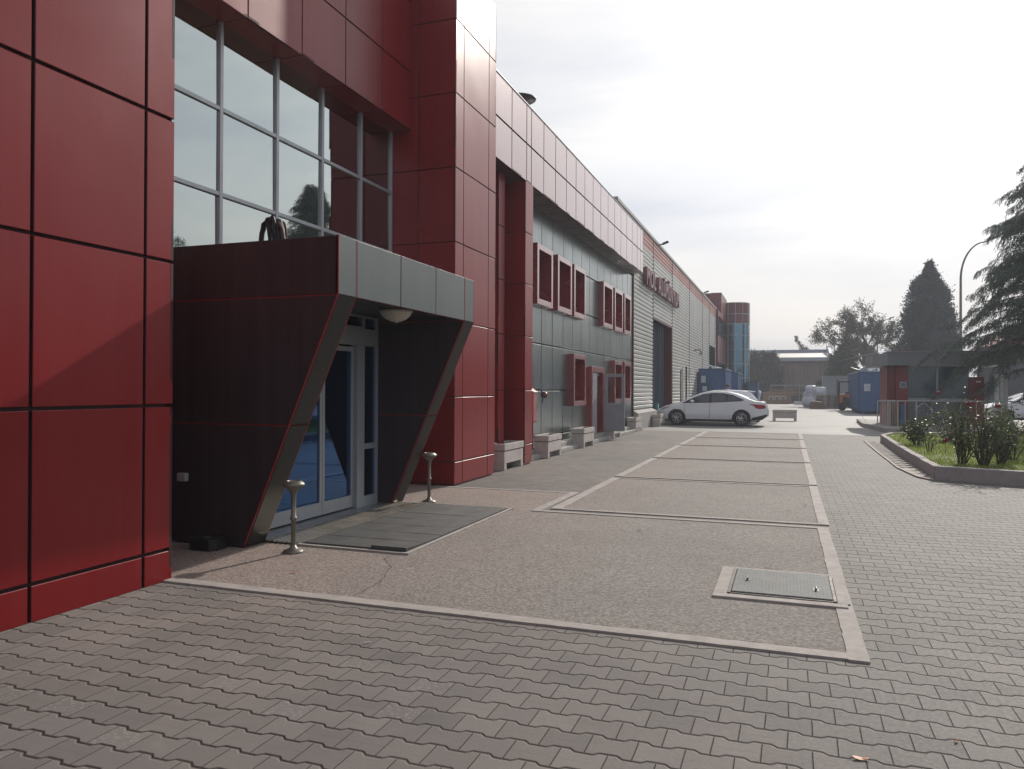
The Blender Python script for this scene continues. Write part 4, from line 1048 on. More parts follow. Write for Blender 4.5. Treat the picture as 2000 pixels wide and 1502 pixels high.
MB().tube([(-5.46, 48, 3.9), (-5.1, 48, 3.95), (-5.0, 48, 3.75)], .03, 6).build('arm', VD, t); MB().box(-5.1, 47.7, 3.62, -4.92, 48.1, 3.76).build('camera_body', ALUDK, t, bevel=.02)
t = thing('gate_post', (-5.1, 39.6, 0), 'pair of slim posts with a white marker strip beside the first gate', 'post')
b = MB(); b.box(-5.12, 39.5, .6, -5.02, 39.6, 2.6); b.build('post', mat('white_marker', (.6, .58, .55), .5), t)
b = MB(); b.box(-5.22, 39.9, .6, -5.13, 40.0, 2.5); b.box(-4.95, 39.9, .6, -4.88, 40.0, 2.7); b.build('dark_post', BLACKP, t)
MB().lathe([(0, 0), (.13, 0), (.15, .3), (.15, .31), (0, .29)], -5.42, 33.4, 16, cz=.62).build('bucket', mat('teal_plastic', (.02, .20, .24), .4)); bk = bpy.data.objects['bucket']; tag(bk, 'small teal bucket on the plinth at the corner of the first gate', 'bucket')

# ------------------------------------------------------------------ cars
def interp(tab, x):
    if x <= tab[0][0]: return tab[0][1]
    for i in range(len(tab)-1):
        if tab[i][0] <= x <= tab[i+1][0]:
            f = (x-tab[i][0])/(tab[i+1][0]-tab[i][0]+1e-9); f2 = f
            return tab[i][1]*(1-f2)+tab[i+1][1]*f2
    return tab[-1][1]
WHITE = bpy.data.materials.new('white_car_paint'); g = NG(WHITE); g.set(Base_Color=(.80, .82, .86), Roughness=.28, Coat_Weight=.8, Coat_Roughness=.05)
CGL = bpy.data.materials.new('car_glass'); g = NG(CGL); g.set(Base_Color=(.015, .022, .032), Roughness=.04, Specular_IOR_Level=.8)
TYRE = mat('tyre_rubber', (.018, .018, .02), .75); RIM = mat('alloy_rim', (.55, .56, .58), .3, metal=.85, var=.03)
TRIM = mat('black_car_trim', (.016, .017, .02), .5); TAIL = mat('red_lamp', (.35, .008, .02), .15, var=.1); LAMPW = mat('clear_lamp', (.5, .48, .42), .15)
def car(label, top, bot, belt, wins, wx, L=4.51, W_=1.80, wscreen=((.95, 1.72), (3.75, 4.25)), R=.325, group=None):
    """car with its nose at x=0 pointing to -X and its near flank at y=0"""
    t = thing('parked_car', (0, 0, 0), label, 'car', group)
    hw = W_/2
    def halfw(x): return hw*(1-.30*max(0, (.75-x)/.75)**2.2-.16*max(0, (x-(L-.6))/.6)**2)
    def yy(x, z):
        q = halfw(x); bz = interp(belt, x)
        if z > bz: q -= .36*(z-bz)+.10*(z-bz)**2*2
        if z < .45: q -= .10*(.45-z)/.3
        q -= .02*abs(z-.62)
        return q
    def zb(x):
        z = interp(bot, x)
        for wc in wx:
            d = abs(x-wc)
            if d < R+.055: z = max(z, R+math.sqrt(max(0, (R+.055)**2-d*d)))
        return z
    nx, nz = 120, 14
    b = MB(); 
    for s in (-1, 1):
        base = len(b.v)
        for i in range(nx+1):
            x = L*i/nx; z0, z1 = zb(x), interp(top, x); z1e = z1-.035
            for j in range(nz+1):
                z = z0+(z1e-z0)*j/nz; b.v.append((x, hw+s*yy(x, z), z))
        for i in range(nx):
            for j in range(nz):
                a = base+i*(nz+1)+j; q = [a, a+nz+1, a+nz+2, a+1]; b.f.append(q if s < 0 else q[::-1]); b.m.append(0)
    # top skin (bonnet, roof, boot) with crown
    ny = 10; base = len(b.v)
    for i in range(nx+1):
        x = L*i/nx; z1 = interp(top, x)
        for j in range(ny+1):
            s = -1+2*j/ny; q = yy(x, z1-.035); b.v.append((x, hw+s*q, z1-.035*abs(s)**2.6-.0))
    for i in range(nx):
        x = L*(i+.5)/nx
        for j in range(ny):
            a = base+i*(ny+1)+j; s = abs(-1+2*(j+.5)/ny)
            gl_ = any(x0 < x < x1 for x0, x1 in wscreen) and s < .86
            b.f.append([a, a+1, a+ny+2, a+ny+1]); b.m.append(1 if gl_ else 0)
    for i_, x in ((0, 0.), (nx, L)):
        z0, z1 = zb(x), interp(top, x)-.035; q = [(x, hw+s*yy(x, z0+(z1-z0)*f), z0+(z1-z0)*f) for f in [k/6 for k in range(7)] for s in (-1, 1)]
        for k in range(6): b.quad(q[2*k], q[2*k+1], q[2*k+3], q[2*k+2])
    o = b.build('body', [WHITE, CGL], t, smooth=True)
    es = o.modifiers.new('es', 'EDGE_SPLIT'); es.split_angle = math.radians(42)
    und = MB(); und.box(.35, .12, .17, L-.35, W_-.12, .45); und.build('underside', TRIM, t)
    def flank(poly, name, m, off=.006, s=-1, step=.06):
        # densified fan laid on the body side
        pts = []
        for i in range(len(poly)):
            a, c = Vector(poly[i]), Vector(poly[(i+1) % len(poly)]); n_ = max(1, int((c-a).length/step))
            for k_ in range(n_): pts.append(a.lerp(c, k_/n_))
        xs = sorted(set(round(p.x, 3) for p in pts)); mbb = MB()
        def span(x):
            zz = []
            for i in range(len(poly)):
                (x1, z1), (x2, z2) = poly[i], poly[(i+1) % len(poly)]
                if abs(x2-x1) < 1e-6: 
                    if abs(x-x1) < 1e-4: zz += [z1, z2]
                elif min(x1, x2)-1e-6 <= x <= max(x1, x2)+1e-6: zz.append(z1+(z2-z1)*(x-x1)/(x2-x1))
            return (min(zz), max(zz)) if zz else None
        sp = [(x, span(x)) for x in xs]; sp = [q for q in sp if q[1]]
        for i in range(len(sp)-1):
            (xa, (a0, a1)), (xb, (b0, b1)) = sp[i], sp[i+1]
            for k_ in range(5):
                f0, f1 = k_/5, (k_+1)/5
                q = [(xa, a0+(a1-a0)*f0), (xb, b0+(b1-b0)*f0), (xb, b0+(b1-b0)*f1), (xa, a0+(a1-a0)*f1)]
                mbb.quad(*[(p[0], hw+s*(yy(p[0], p[1])+off), p[1]) for p in q])
        return mbb.build(name, m, t, smooth=True)
    for s in (-1, 1):
        for poly, mm, off in wins: flank(poly, 'window', mm, off, s)
        lo = interp(bot, L/2)
        flank([(wx[0]+R+.04, lo-.015), (wx[1]-R-.04, lo-.015), (wx[1]-R-.06, lo+.075), (wx[0]+R+.06, lo+.075)], 'sill', TRIM, .004, s)
        for wc in wx:
            yb = hw+s*(hw-.205); b = MB()
            cy = hw+s*(hw-.115)
            b.lathe([(R*.66, -.10), (R*.93, -.105), (R, -.07), (R, .07), (R*.93, .105), (R*.66, .10)], wc, cy, 28, axis='y', cz=R)
            wh = b.build('wheel', TYRE, t, smooth=True)
            b = MB(); f_ = s*.095; 
            b.lathe([(0, f_*.55), (R*.60, f_*.55)], wc, cy, 24, axis='y', cz=R, m=1)
            b.lathe([(R*.68, f_*1.0), (R*.62, f_*1.05), (R*.60, f_*.5)], wc, cy, 28, axis='y', cz=R)
            for k_ in range(5):
                a = 2*PI*k_/5+.3
                for da in (-.16, .16):
                    p0 = (wc+R*.08*math.cos(a), cy+f_, R+R*.08*math.sin(a)); p1 = (wc+R*.62*math.cos(a+da*1.6), cy+f_*1.02, R+R*.62*math.sin(a+da*1.6)); b.tube([p0, p1], [.020, .016], 5)
            b.lathe([(0, f_*1.1), (.045, f_*1.08), (.05, f_*.9)], wc, cy, 14, axis='y', cz=R)
            b.build('rim', [RIM, TRIM], wh)
    return t, flank, hw, yy
top = [(0, .50), (.03, .66), (.10, .74), (.30, .83), (.60, .915), (.95, 1.0), (1.15, 1.085), (1.45, 1.24), (1.75, 1.375), (2.0, 1.44), (2.3, 1.475), (2.6, 1.48), (2.95, 1.455), (3.3, 1.37), (3.6, 1.25), (3.85, 1.14), (4.05, 1.07), (4.30, 1.045), (4.40, 1.03), (4.44, .93), (4.47, .80), (4.51, .70)]
bot = [(0, .33), (.12, .22), (.5, .20), (4.0, .21), (4.3, .30), (4.51, .42)]
belt = [(0, .70), (.9, .88), (1.3, .93), (2.5, .985), (3.6, 1.06), (4.5, 1.05)]
gw = [(1.05, .945), (1.30, 1.07), (1.62, 1.22), (1.95, 1.335), (2.35, 1.385), (2.75, 1.375), (3.15, 1.30), (3.62, 1.09), (3.45, 1.045), (2.9, 1.01), (2.2, .975)]
frontw = [(1.30, .975), (1.42, 1.08), (1.68, 1.20), (1.98, 1.305), (2.14, 1.335), (2.12, 1.0)]
c1, flank, hw, yy = car('white saloon parked nose to the warehouse plinth, broadside to the camera', top, bot, belt,
    [(gw, TRIM, .005), ([(1.36, .985), (1.46, 1.085), (1.70, 1.20), (1.98, 1.30), (2.20, 1.345), (2.17, 1.0)], CGL, .009), ([(2.30, 1.355), (2.62, 1.35), (2.88, 1.31), (2.88, 1.03), (2.28, 1.005)], CGL, .009), ([(2.93, 1.295), (3.2, 1.215), (3.50, 1.085), (2.93, 1.035)], CGL, .009)], (.84, 3.49))
for s in (-1,):
    dl = flank([(2.195, .30), (2.207, .30), (2.237, 1.0), (2.225, 1.0)], 'door_line', TRIM, .003)
    flank([(1.15, .35), (1.16, .35), (1.19, .93), (1.18, .93)], 'door_line', TRIM, .003)
    flank([(1.95, .86), (2.12, .865), (2.12, .895), (1.95, .89)], 'door_handle', WHITE, .03); flank([(2.90, .90), (3.07, .905), (3.07, .935), (2.90, .93)], 'door_handle', WHITE, .03)
    flank([(3.78, .93), (4.10, .92), (4.36, .90), (4.42, .87), (4.44, .76), (4.22, .73), (4.06, .76), (3.98, .86)], 'tail_lamp', TAIL, .010)
    flank([(.16, .66), (.22, .74), (.60, .84), (.50, .76), (.30, .68)], 'headlight', LAMPW, .008)
    flank([(.14, .36), (.26, .36), (.26, .46), (.14, .46)], 'fog_lamp', TRIM, .008)
    flank([(3.85, .24), (4.30, .28), (4.50, .44), (4.50, .52), (4.30, .47), (4.05, .40), (3.90, .36)], 'bumper_trim', TRIM, .006)
b = MB(); b.blob((1.50, -.11, 1.03), .09, .075, .06, 2, 12, .02); b.build('mirror', WHITE, c1, smooth=True)
MB().box(4.505, .62, .62, 4.515, 1.14, .73).build('number_plate', mat('plate_white', (.6, .6, .6), .4), c1)
c1.location = (-5.32, 33.15, 0); c1.rotation_euler = (0, 0, math.radians(-.8))
top2 = [(0, .52), (.04, .70), (.15, .80), (.6, .95), (.95, 1.03), (1.35, 1.25), (1.75, 1.43), (2.1, 1.50), (2.7, 1.53), (3.3, 1.50), (3.66, 1.47), (3.74, 1.40), (3.98, 1.12), (4.08, .98), (4.12, .75), (4.14, .60)]
bot2 = [(0, .33), (.12, .22), (3.9, .22), (4.14, .38)]
belt2 = [(0, .72), (.9, .90), (2.5, .98), (4.1, 1.0)]
c2, flank, hw, yy = car('white hatchback with a roof spoiler parked just behind the white saloon', top2, bot2, belt2,
    [([(1.2, .96), (1.5, 1.18), (1.9, 1.36), (2.6, 1.40), (3.3, 1.34), (3.45, 1.06), (2.4, .99)], CGL, .007)], (.8, 3.3), L=4.14, W_=1.75, wscreen=((1.0, 1.7), (3.76, 4.0)))
b = MB(); b.add([(3.60, .2, 1.49), (3.60, 1.55, 1.49), (3.90, 1.45, 1.44), (3.90, .3, 1.44), (3.60, .2, 1.45), (3.60, 1.55, 1.45), (3.88, 1.45, 1.41), (3.88, .3, 1.41)], [(0, 1, 2, 3), (4, 7, 6, 5), (0, 3, 7, 4), (1, 5, 6, 2), (3, 2, 6, 7), (0, 4, 5, 1)]); b.build('spoiler', WHITE, c2, bevel=.01)
c2.location = (-5.32, 35.75, 0)
# ------------------------------------------------------------------ person behind the cars
def person(x, y, label):
    t = thing('person', (x, y, 0), label, 'person')
    me = bpy.data.meshes.new('body'); J = [(0, 0, .95), (0, 0, 1.15), (0, 0, 1.42), (0, 0, 1.53), (0, .0, 1.60),
        (.09, 0, .90), (.10, .01, .50), (.10, 0, .08), (.10, -.14, .03), (-.09, 0, .90), (-.10, .01, .50), (-.10, 0, .08), (-.10, -.14, .03),
        (.19, 0, 1.42), (.24, .02, 1.15), (.22, -.12, .93), (-.19, 0, 1.42), (-.24, .02, 1.15), (-.22, -.12, .93), (0, -.01, 1.72)]
    E_ = [(0, 1), (1, 2), (2, 3), (3, 4), (4, 19), (0, 5), (5, 6), (6, 7), (7, 8), (0, 9), (9, 10), (10, 11), (11, 12), (2, 13), (13, 14), (14, 15), (2, 16), (16, 17), (17, 18)]
    me.from_pydata(J, E_, []); o = bpy.data.objects.new('body', me); C.objects.link(o); o.parent = t
    rad = [.15, .14, .15, .06, .075, .09, .06, .045, .04, .09, .06, .045, .04, .065, .048, .032, .065, .048, .032, .095]
    o.modifiers.new('skin', 'SKIN'); 
    for i, q in enumerate(rad): me.skin_vertices[0].data[i].radius = (q, q*.85)
    me.skin_vertices[0].data[0].use_root = True
    s = o.modifiers.new('sub', 'SUBSURF'); s.levels = 1; s.render_levels = 2
    m = bpy.data.materials.new('skin_and_clothes'); g = NG(m); sp = g.n('ShaderNodeSeparateXYZ'); tcn = g.n('ShaderNodeTexCoord'); g.l(tcn.outputs['Object'], sp.inputs[0])
    c = g.mix(g.math('GREATER_THAN', sp.outputs[2], .95), (.03, .035, .05), (.10, .12, .20)); c = g.mix(g.math('GREATER_THAN', sp.outputs[2], 1.50), c, (.36, .20, .14)); g.set(Base_Color=c, Roughness=.7); me.materials.append(m)
    b = MB(); b.blob((x, y+.015, 1.725), .105, .115, .10, 4, 14, .04); b.build('hair', mat('grey_brown_hair', (.10, .08, .07), .8, bump=.5), t, smooth=True)
person(-2.95, 41, 'person standing behind the two white cars, only the head showing over the roofs')
# ------------------------------------------------------------------ containers
BLUE = mat('blue_container_paint', (.035, .105, .25), .5, var=.12, scale=1.2, streak=.3, grime=.15)
BLUED = mat('blue_container_frame', (.028, .075, .18), .55, var=.15, scale=2, grime=.3)
def container(x, y, w_, L, h, label, mark=True, z0=.22, grp='blue open top waste containers', lean=True):
    t = thing('waste_container', (x, y, 0), label, 'container', grp)
    b = MB(); b.box(x, y, z0, x+w_, y+.05, h); b.box(x, y+L-.05, z0, x+w_, y+L, h); b.box(x, y+.05, z0, x+w_, y+L-.05, z0+.1)
    for xx, s in ((x, 1), (x+w_, -1)):
        q = y+.05
        while q < y+L-.3:
            b.quad((xx, q, z0), (xx, q+.14, z0), (xx, q+.14, h-.1), (xx, q, h-.1)); b.quad((xx, q+.14, z0), (xx+s*.05, q+.18, z0), (xx+s*.05, q+.18, h-.1), (xx, q+.14, h-.1))
            b.quad((xx+s*.05, q+.18, z0), (xx+s*.05, q+.28, z0), (xx+s*.05, q+.28, h-.1), (xx+s*.05, q+.18, h-.1)); b.quad((xx+s*.05, q+.28, z0), (xx, q+.32, z0), (xx, q+.32, h-.1), (xx+s*.05, q+.28, h-.1)); q += .32
    b.build('wall', BLUE, t)
    b = MB(); b.tube([(x, y, h), (x+w_, y, h)], .05, 6); b.tube([(x, y, h), (x, y+L, h)], .05, 6); b.tube([(x+w_, y, h), (x+w_, y+L, h)], .05, 6); b.tube([(x, y+L, h), (x+w_, y+L, h)], .05, 6)
    b.box(x-.02, y-.03, z0-.05, x+.06, y+.02, h); b.box(x+w_-.06, y-.03, z0-.05, x+w_+.02, y+.02, h); b.box(x, y-.02, z0-.06, x+w_, y+L, z0-.005)
    b.build('rim', BLUED, t)
    b = MB()
    for q in (x+.25, x+w_-.45): b.box(q, y+.1, .0, q+.18, y+L-.1, z0-.06)
    for q in (x+.2, x+w_-.35): b.lathe([(0, 0), (.11, 0), (.11, .16), (0, .16)], q, y+.0, 12, axis='x', cz=.11)
    b.build('skid', BLUED, t)
    if lean:
        b = MB(); cx = x+w_*.66; b.tube([(x+w_*.42, y-.04, z0+.1), (cx-.15, y-.04, h*.66)], .045, 4); b.tube([(x+w_*.95, y-.04, z0+.1), (cx+.15, y-.04, h*.66)], .045, 4); b.box(cx-.22, y-.06, h*.6, cx+.22, y-.005, h*.66)
        b.tube([(cx, y-.05, h*.6), (cx, y-.05, h*.78)], .05, 4); b.build('hook_frame', BLUED, t)
    return t
def plate(x0, z0, x1, z1, y, par, name='label_plate', m=None): 
    return MB().box(x0, y, z0, x1, y+.012, z1).build(name, m or mat('pale_label', (.52, .55, .6), .5), par)
cR = container(4.22, 53.9, 2.4, 9, 2.66, 'blue waste container heaped with white scraps beside the guard booth')
plate(4.55, 1.45, 4.92, 1.92, 53.88, cR)
cL = container(-5.36, 50, 1.62, 5.5, 2.80, 'blue waste container with pale labels on its front, behind the white cars', lean=False)
cL.location.x += 0
plate(-5.22, 1.95, -4.94, 2.38, 49.96, cL); plate(-5.14, 1.42, -4.86, 1.72, 49.95, cL); plate(-5.2, 1.3, -4.7, 1.85, 49.97, cL, 'blue_panel', BLUED)
container(-3.92, 57, .50, 5.0, 2.70, 'narrow blue waste container tucked behind the labelled one', lean=False)
container(-3.36, 70, .8, 4.0, 2.12, 'low dark blue waste container in front of the climbing shrub', lean=False)
WPL = mat('white_plastic_sheet', (.62, .63, .66), .4, var=.06, scale=3); KRAFT = mat('brown_cardboard', (.28, .19, .12), .8)
t = thing('scrap_pile', (5.4, 55, 2.66), 'heap of white plastic scraps on the right hand blue container', 'scrap'); r = random.Random(4)
b = MB()
for i in range(26):
    c = Vector((4.4+r.random()*2.1, 54.3+r.random()*1.5, 2.62+r.random()*.15)); d = [Vector((r.gauss(0, .2), r.gauss(0, .2), r.gauss(.04, .09))) for _ in range(4)]
    b.add([c+d[0]+Vector((-.18, 0, 0)), c+d[1]+Vector((.1, -.15, .1)), c+d[2]+Vector((.2, .1, .12)), c+d[3]+Vector((-.05, .2, .2))], [(0, 1, 2), (0, 2, 3), (0, 1, 3), (1, 2, 3)])
for (qx, qz, s) in ((4.85, 2.78, .22), (5.05, 2.72, .25), (4.6, 2.66, .2), (5.6, 2.7, .16), (6.1, 2.68, .2)): b.blob((qx, 54.6, qz), s, s*.8, s*.7, int(qx*10), 8, .45)
b.build('white_scrap', WPL, t)
t = thing('scrap_pile', (-4.4, 50.5, 2.80), 'few white sticks and sheets lying on the labelled blue container', 'scrap')
b = MB(); b.tube([(-4.85, 50.2, 3.08), (-4.2, 50.3, 2.84)], .055, 5); b.blob((-4.25, 50.3, 2.86), .3, .2, .09, 3, 8, .3); b.blob((-4.45, 50.4, 2.86), .2, .2, .1, 5, 8, .3); b.build('white_scrap', WPL, t)
# ------------------------------------------------------------------ yard goods
WOOD = mat('weathered_timber', (.26, .165, .10), .8, var=.22, scale=6, bump=.4, island=.2); WOODP = mat('pale_timber', (.46, .34, .20), .75, var=.15, scale=6)
def bag(x, y, z, s, seed, label, grp='white bulk bags stacked in the yard'):
    b = MB(); b.blob((x, y, z+s*.45), s*.5, s*.45, s*.47, seed, 16, .12, sq=.55); o = b.build('bulk_bag', mat('woven_white_bag', (.55, .57, .62), .6, var=.1, scale=3, bump=.5, bscale=8), smooth=True); tag(o, label, 'bag', grp)
bag(1.85, 71.5, 1.02, .95, 1, 'topmost white bulk bag on the stack left of the wooden pallets'); bag(1.75, 71.6, .45, 1.05, 2, 'grey white bulk bag in the middle of the stack left of the pallets')
bag(1.65, 71.4, 0, 1.0, 3, 'lowest bulk bag of the stack left of the pallets'); bag(2.65, 72.5, .95, .9, 4, 'slumped white bag leaning over the top of the wooden pallets')
bag(-3.25, 84, 0, .95, 5, 'pale bag standing between the dark blue container and the wooden crate'); bag(-3.05, 84.2, .72, .75, 6, 'pale bag lying on the one between the blue container and the crate')
def pallet():
    t = thing('wooden_pallet', (0, 0, 0), '', 'pallet', 'stacked wooden pallets')
    b = MB()
    for i in range(7): b.box(.0, i*.17, .105, 1.15, i*.17+.11, .13)
    for q in (0, .52, 1.05):
        for k_ in (0, .5, 1.02): b.box(q, k_, .025, q+.10, k_+.12, .105)
        b.box(q, 0, 0, q+.10, 1.13, .024)
    b.build('deck', WOOD, t); return t
p0 = pallet(); k_ = 0
stk = [(2.55, 66.4, 8, 'near'), (3.0, 68.2, 9, 'far')]
lev = ['bottom', 'second', 'third', 'fourth', 'fifth', 'sixth', 'seventh', 'eighth', 'ninth']
for (x, y, n_, w__) in stk:
    for i in range(n_):
        o = p0 if k_ == 0 else copy_tree(p0); k_ += 1
        o.location = (x+random.uniform(-.06, .06), y+random.uniform(-.05, .05), i*.135); o.rotation_euler = (0, 0, random.uniform(-.08, .08))
        o['label'] = f'brown wooden pallet, {lev[i]} from the ground in the {w__} stack beside the forklift' if i else f'brown wooden pallet at the bottom of the {w__} stack beside the forklift'
b = MB(); b.prism([(1.62, .0), (2.75, .0), (2.75, .28), (2.5, .52), (1.75, .62), (1.62, .45)], 'y', 65.3, 66.2)
t = thing('timber_crate', (2.1, 65.7, 0), 'low brown crate with a pale yellow sheet on top in front of the pallets', 'crate'); b.build('body', WOOD, t, bevel=.02)
b = MB(); b.add([(1.75, 65.25, .64), (2.52, 65.25, .55), (2.45, 66.2, .57), (1.75, 66.2, .65)], [(0, 1, 2, 3)]); b.build('yellow_sheet', mat('yellow_sheet', (.55, .45, .22), .6), t)
t = thing('wooden_crate', (-1.1, 86, 0), 'long brown wooden crate with three pale framed openings at the back of the yard', 'crate')
b = MB()
for i in range(6): b.box(-2.6+(.0 if i % 2 else .08), 86, .06+i*.2, .3, 87.2, .24+i*.2)
b.build('body', WOOD, t)
b = MB()
for q in (-1.95, -1.35, -.75):
    b.box(q, 85.95, .40, q+.05, 86, .84); b.box(q+.42, 85.95, .40, q+.47, 86, .84); b.box(q, 85.95, .80, q+.47, 86, .86)
b.build('opening_frame', WPL, t)
t = thing('timber_stack', (-.9, 88, 0), 'rough heap of brown boards behind the long crate', 'timber'); b = MB(); r = random.Random(12)
for i in range(34):
    x0 = r.uniform(-2.4, -.6); z = 1.0+r.random()*.75*(1-abs(x0+1.2)/1.6); L = r.uniform(.8, 1.9); b.box(x0, 87.4+r.random(), max(z, .9), x0+L, 87.6+r.random()*1.2, max(z, .9)+.07)
b.box(-2.2, 87.6, 0, .2, 88.6, 1.0); b.build('board', WOOD, t)
t = thing('steel_rack', (1.0, 90, 0), 'dark low rack of bundled profiles in front of the brown shed', 'rack'); b = MB(); r = random.Random(13)
b.box(-2.0, 90.5, 0, 3.8, 91.5, .2); b.box(-1.9, 90.4, 1.95, 2.6, 91, 2.05)
for q in (-1.9, -.4, 1.1, 2.55): b.box(q, 90.4, 0, q+.08, 90.5, 2.0)
b.build('frame', mat('rack_grey', (.28, .30, .32), .5), t)
b = MB()
for i in range(60):
    x0 = r.uniform(-1.9, 1.9); b.box(x0, 90.45+r.random()*.5, (z := .1+r.random()*1.5), min(x0+r.uniform(.8, 2.2), 3.4), 91.2, z+.05)
b.build('profile', mat('dark_profile', (.07, .08, .10), .5, island=.4), t)
b = MB(); b.box(.5, 79.0, .05, 1.35, 79.6, .12); b.box(.5, 79.0, .28, 1.35, 79.6, .36); b.box(.55, 79.05, .12, 1.3, 79.5, .28); tag(b.build('profile_bundle', WPL), 'small bundle of white profiles on the ground left of the bulk bags', 'profiles')
t = thing('grey_panel_cabin', (3.9, 76, 0), 'plain grey panelled cabin standing behind the forklift', 'cabin'); b = MB(); b.box(2.97, 76, 0, 5.4, 78, 2.72); b.build('wall', mat('cabin_grey', (.26, .28, .31), .6, streak=.3), t, bevel=.03)
b = MB(); b.box(2.93, 75.95, 2.72, 5.45, 78.05, 2.80); b.build('roof_edge', ALUDK, t)
t = thing('board_pile', (2.4, 80, 0), 'tall untidy pile of dark and white boards left of the grey cabin', 'timber'); b = MB(); r = random.Random(18)
for i in range(46):
    z = r.random()*2.4; x0 = 1.9+z*.30+r.uniform(-.1, .1); b.add([(x0, 80, z), (3.2, 80, z+r.uniform(-.1, .15)), (3.2, 80.6, z), (x0, 80.6, z), (x0, 80, z+.06), (3.2, 80, z+.08), (3.2, 80.6, z+.06), (x0, 80.6, z+.06)], [(0, 3, 2, 1), (4, 5, 6, 7), (0, 1, 5, 4), (1, 2, 6, 5), (2, 3, 7, 6), (3, 0, 4, 7)])
b.build('board', mat('board_mix', (.12, .10, .09), .7, island=.8), t)
# forklift seen from behind its left side
t = thing('forklift', (3.9, 62, 0), 'orange forklift with a black overhead guard parked left of the blue scrap container', 'forklift')
ORG_ = mat('orange_paint', (.55, .17, .03), .45); b = MB()
b.prism([(3.55, .55), (4.9, .55), (4.9, 1.15), (4.7, 1.22), (3.6, 1.22), (3.55, 1.1)], 'y', 61.4, 62.5); b.build('body', ORG_, t, bevel=.04)
b = MB(); b.prism([(3.75, .25), (4.95, .25), (5.0, .95), (4.85, 1.0), (3.75, .9)], 'y', 61.36, 62.54); b.box(3.75, 61.35, .75, 4.05, 61.37, 1.0); b.build('counterweight', mat('dark_iron', (.05, .055, .06), .5), t, bevel=.05)
b = MB(); 
for yy_ in (61.45, 62.4):
    b.tube([(3.50, yy_, .5), (3.55, yy_, 2.1)], .045, 5); b.tube([(4.7, yy_, 1.2), (4.6, yy_, 2.1)], .045, 5); b.tube([(3.52, yy_, 2.12), (4.65, yy_, 2.12)], .05, 5)
for q in range(6): b.tube([(3.6+q*.2, 61.45, 2.14), (3.6+q*.2, 62.4, 2.14)], .025, 4)
b.build('overhead_guard', BLACKP, t)
b = MB(); b.box(3.38, 61.5, .1, 3.46, 61.62, 2.3); b.box(3.38, 62.2, .1, 3.46, 62.32, 2.3); b.box(3.36, 61.6, 1.0, 3.40, 62.2, 1.08); b.build('mast', mat('mast_steel', (.10, .10, .11), .5), t)
b = MB(); b.box(2.55, 61.6, .08, 3.4, 61.7, .12); b.box(2.55, 62.1, .08, 3.4, 62.2, .12); b.build('fork', BLACKP, t)
b = MB(); b.box(3.95, 61.7, 1.2, 4.35, 62.2, 1.35); b.box(4.25, 61.7, 1.3, 4.38, 62.2, 1.75); b.build('seat', BLACKP, t, bevel=.03)
for (wx_, wy) in ((3.72, 61.42), (3.72, 62.3), (4.65, 61.42), (4.65, 62.3)): MB().lathe([(0, 0), (.18, 0), (.29, .01), (.29, .17), (.18, .18), (0, .18)], wx_, wy-.06, 18, axis='y', cz=.29).build('wheel', TYRE, t)

# ------------------------------------------------------------------ guard booth
P_ = thing('booth_platform', (4.5, 34, 0), 'low grey concrete platform with a chamfered corner under the guard booth', 'platform')
b = MB(); b.prism([(3.22, 40.3), (3.02, 35.0), (3.35, 30.75), (16, 31.0), (16, 40.3)], 'z', 0, .14); b.build('slab', PLINTH, P_, bevel=.01)
b = MB(); b.prism([(3.22, 40.3), (3.02, 35.0), (3.35, 30.75), (16, 31.0), (16, 30.85), (3.28, 30.6), (2.88, 35.0), (3.08, 40.3)], 'z', 0, .155); b.build('kerb_edge', KERBM, P_)
K = thing('guard_booth', (5.4, 33.6, .14), 'small guard booth with red corner panels, dark glass front and flat grey roof', 'booth')
Z = .14
ROOFG = panel_mat('booth_roof_panel', (.155, .165, .18), .4, dust=.1)
b = MB(); panels(b, '-y', 33.3, [3.65, 4.4, 5.35, 6.3, 7.25, 8.0], [2.50, 3.02], gap=.02)
b.prism([(3.30, 35.2), (3.655, 33.34), (8.0, 33.34), (8.0, 38.2), (3.30, 38.2)], 'z', 2.52, 3.0); b.build('roof', ROOFG, K)
b = MB(); b.box(3.62, 33.26, 3.02, 8.02, 38.2, 3.05); b.build('roof_edge', ALUDK, K)
b = MB(); b.box(4.40, 33.9, Z, 4.80, 36.5, 2.50)
RB = panel_mat('booth_red_panel', (.20, .016, .024), .42)
b = MB(); panels(b, '-y', 33.9, [3.82, 3.98], [Z, 2.5]); b.box(3.70, 34.0, Z, 3.99, 36.5, 2.49); panels(b, '-y', 33.6, [4.0, 4.42], [Z, 1.2, 2.5], gap=.01)
b.box(4.0, 33.64, Z, 4.42, 36.5, 2.49); b.build('red_wall', RB, K); b = MB(); b.box(6.52, 33.66, Z, 7.02, 36.5, 2.05); panels(b, '-y', 33.62, [6.52, 7.02], [Z, 1.2, 2.05], gap=.01); b.build('red_wall', RB, K)
b = MB(); b.box(4.12, 33.575, 1.62, 4.36, 33.6, 1.86); o = b.build('small_window', ALU, K); MB().box(4.145, 33.565, 1.645, 4.335, 33.575, 1.835).build('pane', GLASS_DARK, o)
BG = bpy.data.materials.new('booth_glass'); g = NG(BG); g.set(Base_Color=(.025, .06, .075), Roughness=.05, Specular_IOR_Level=.9)
b = MB(); b.box(4.42, 33.70, 1.22, 6.52, 33.74, 2.48); b.build('front_glass', BG, K)
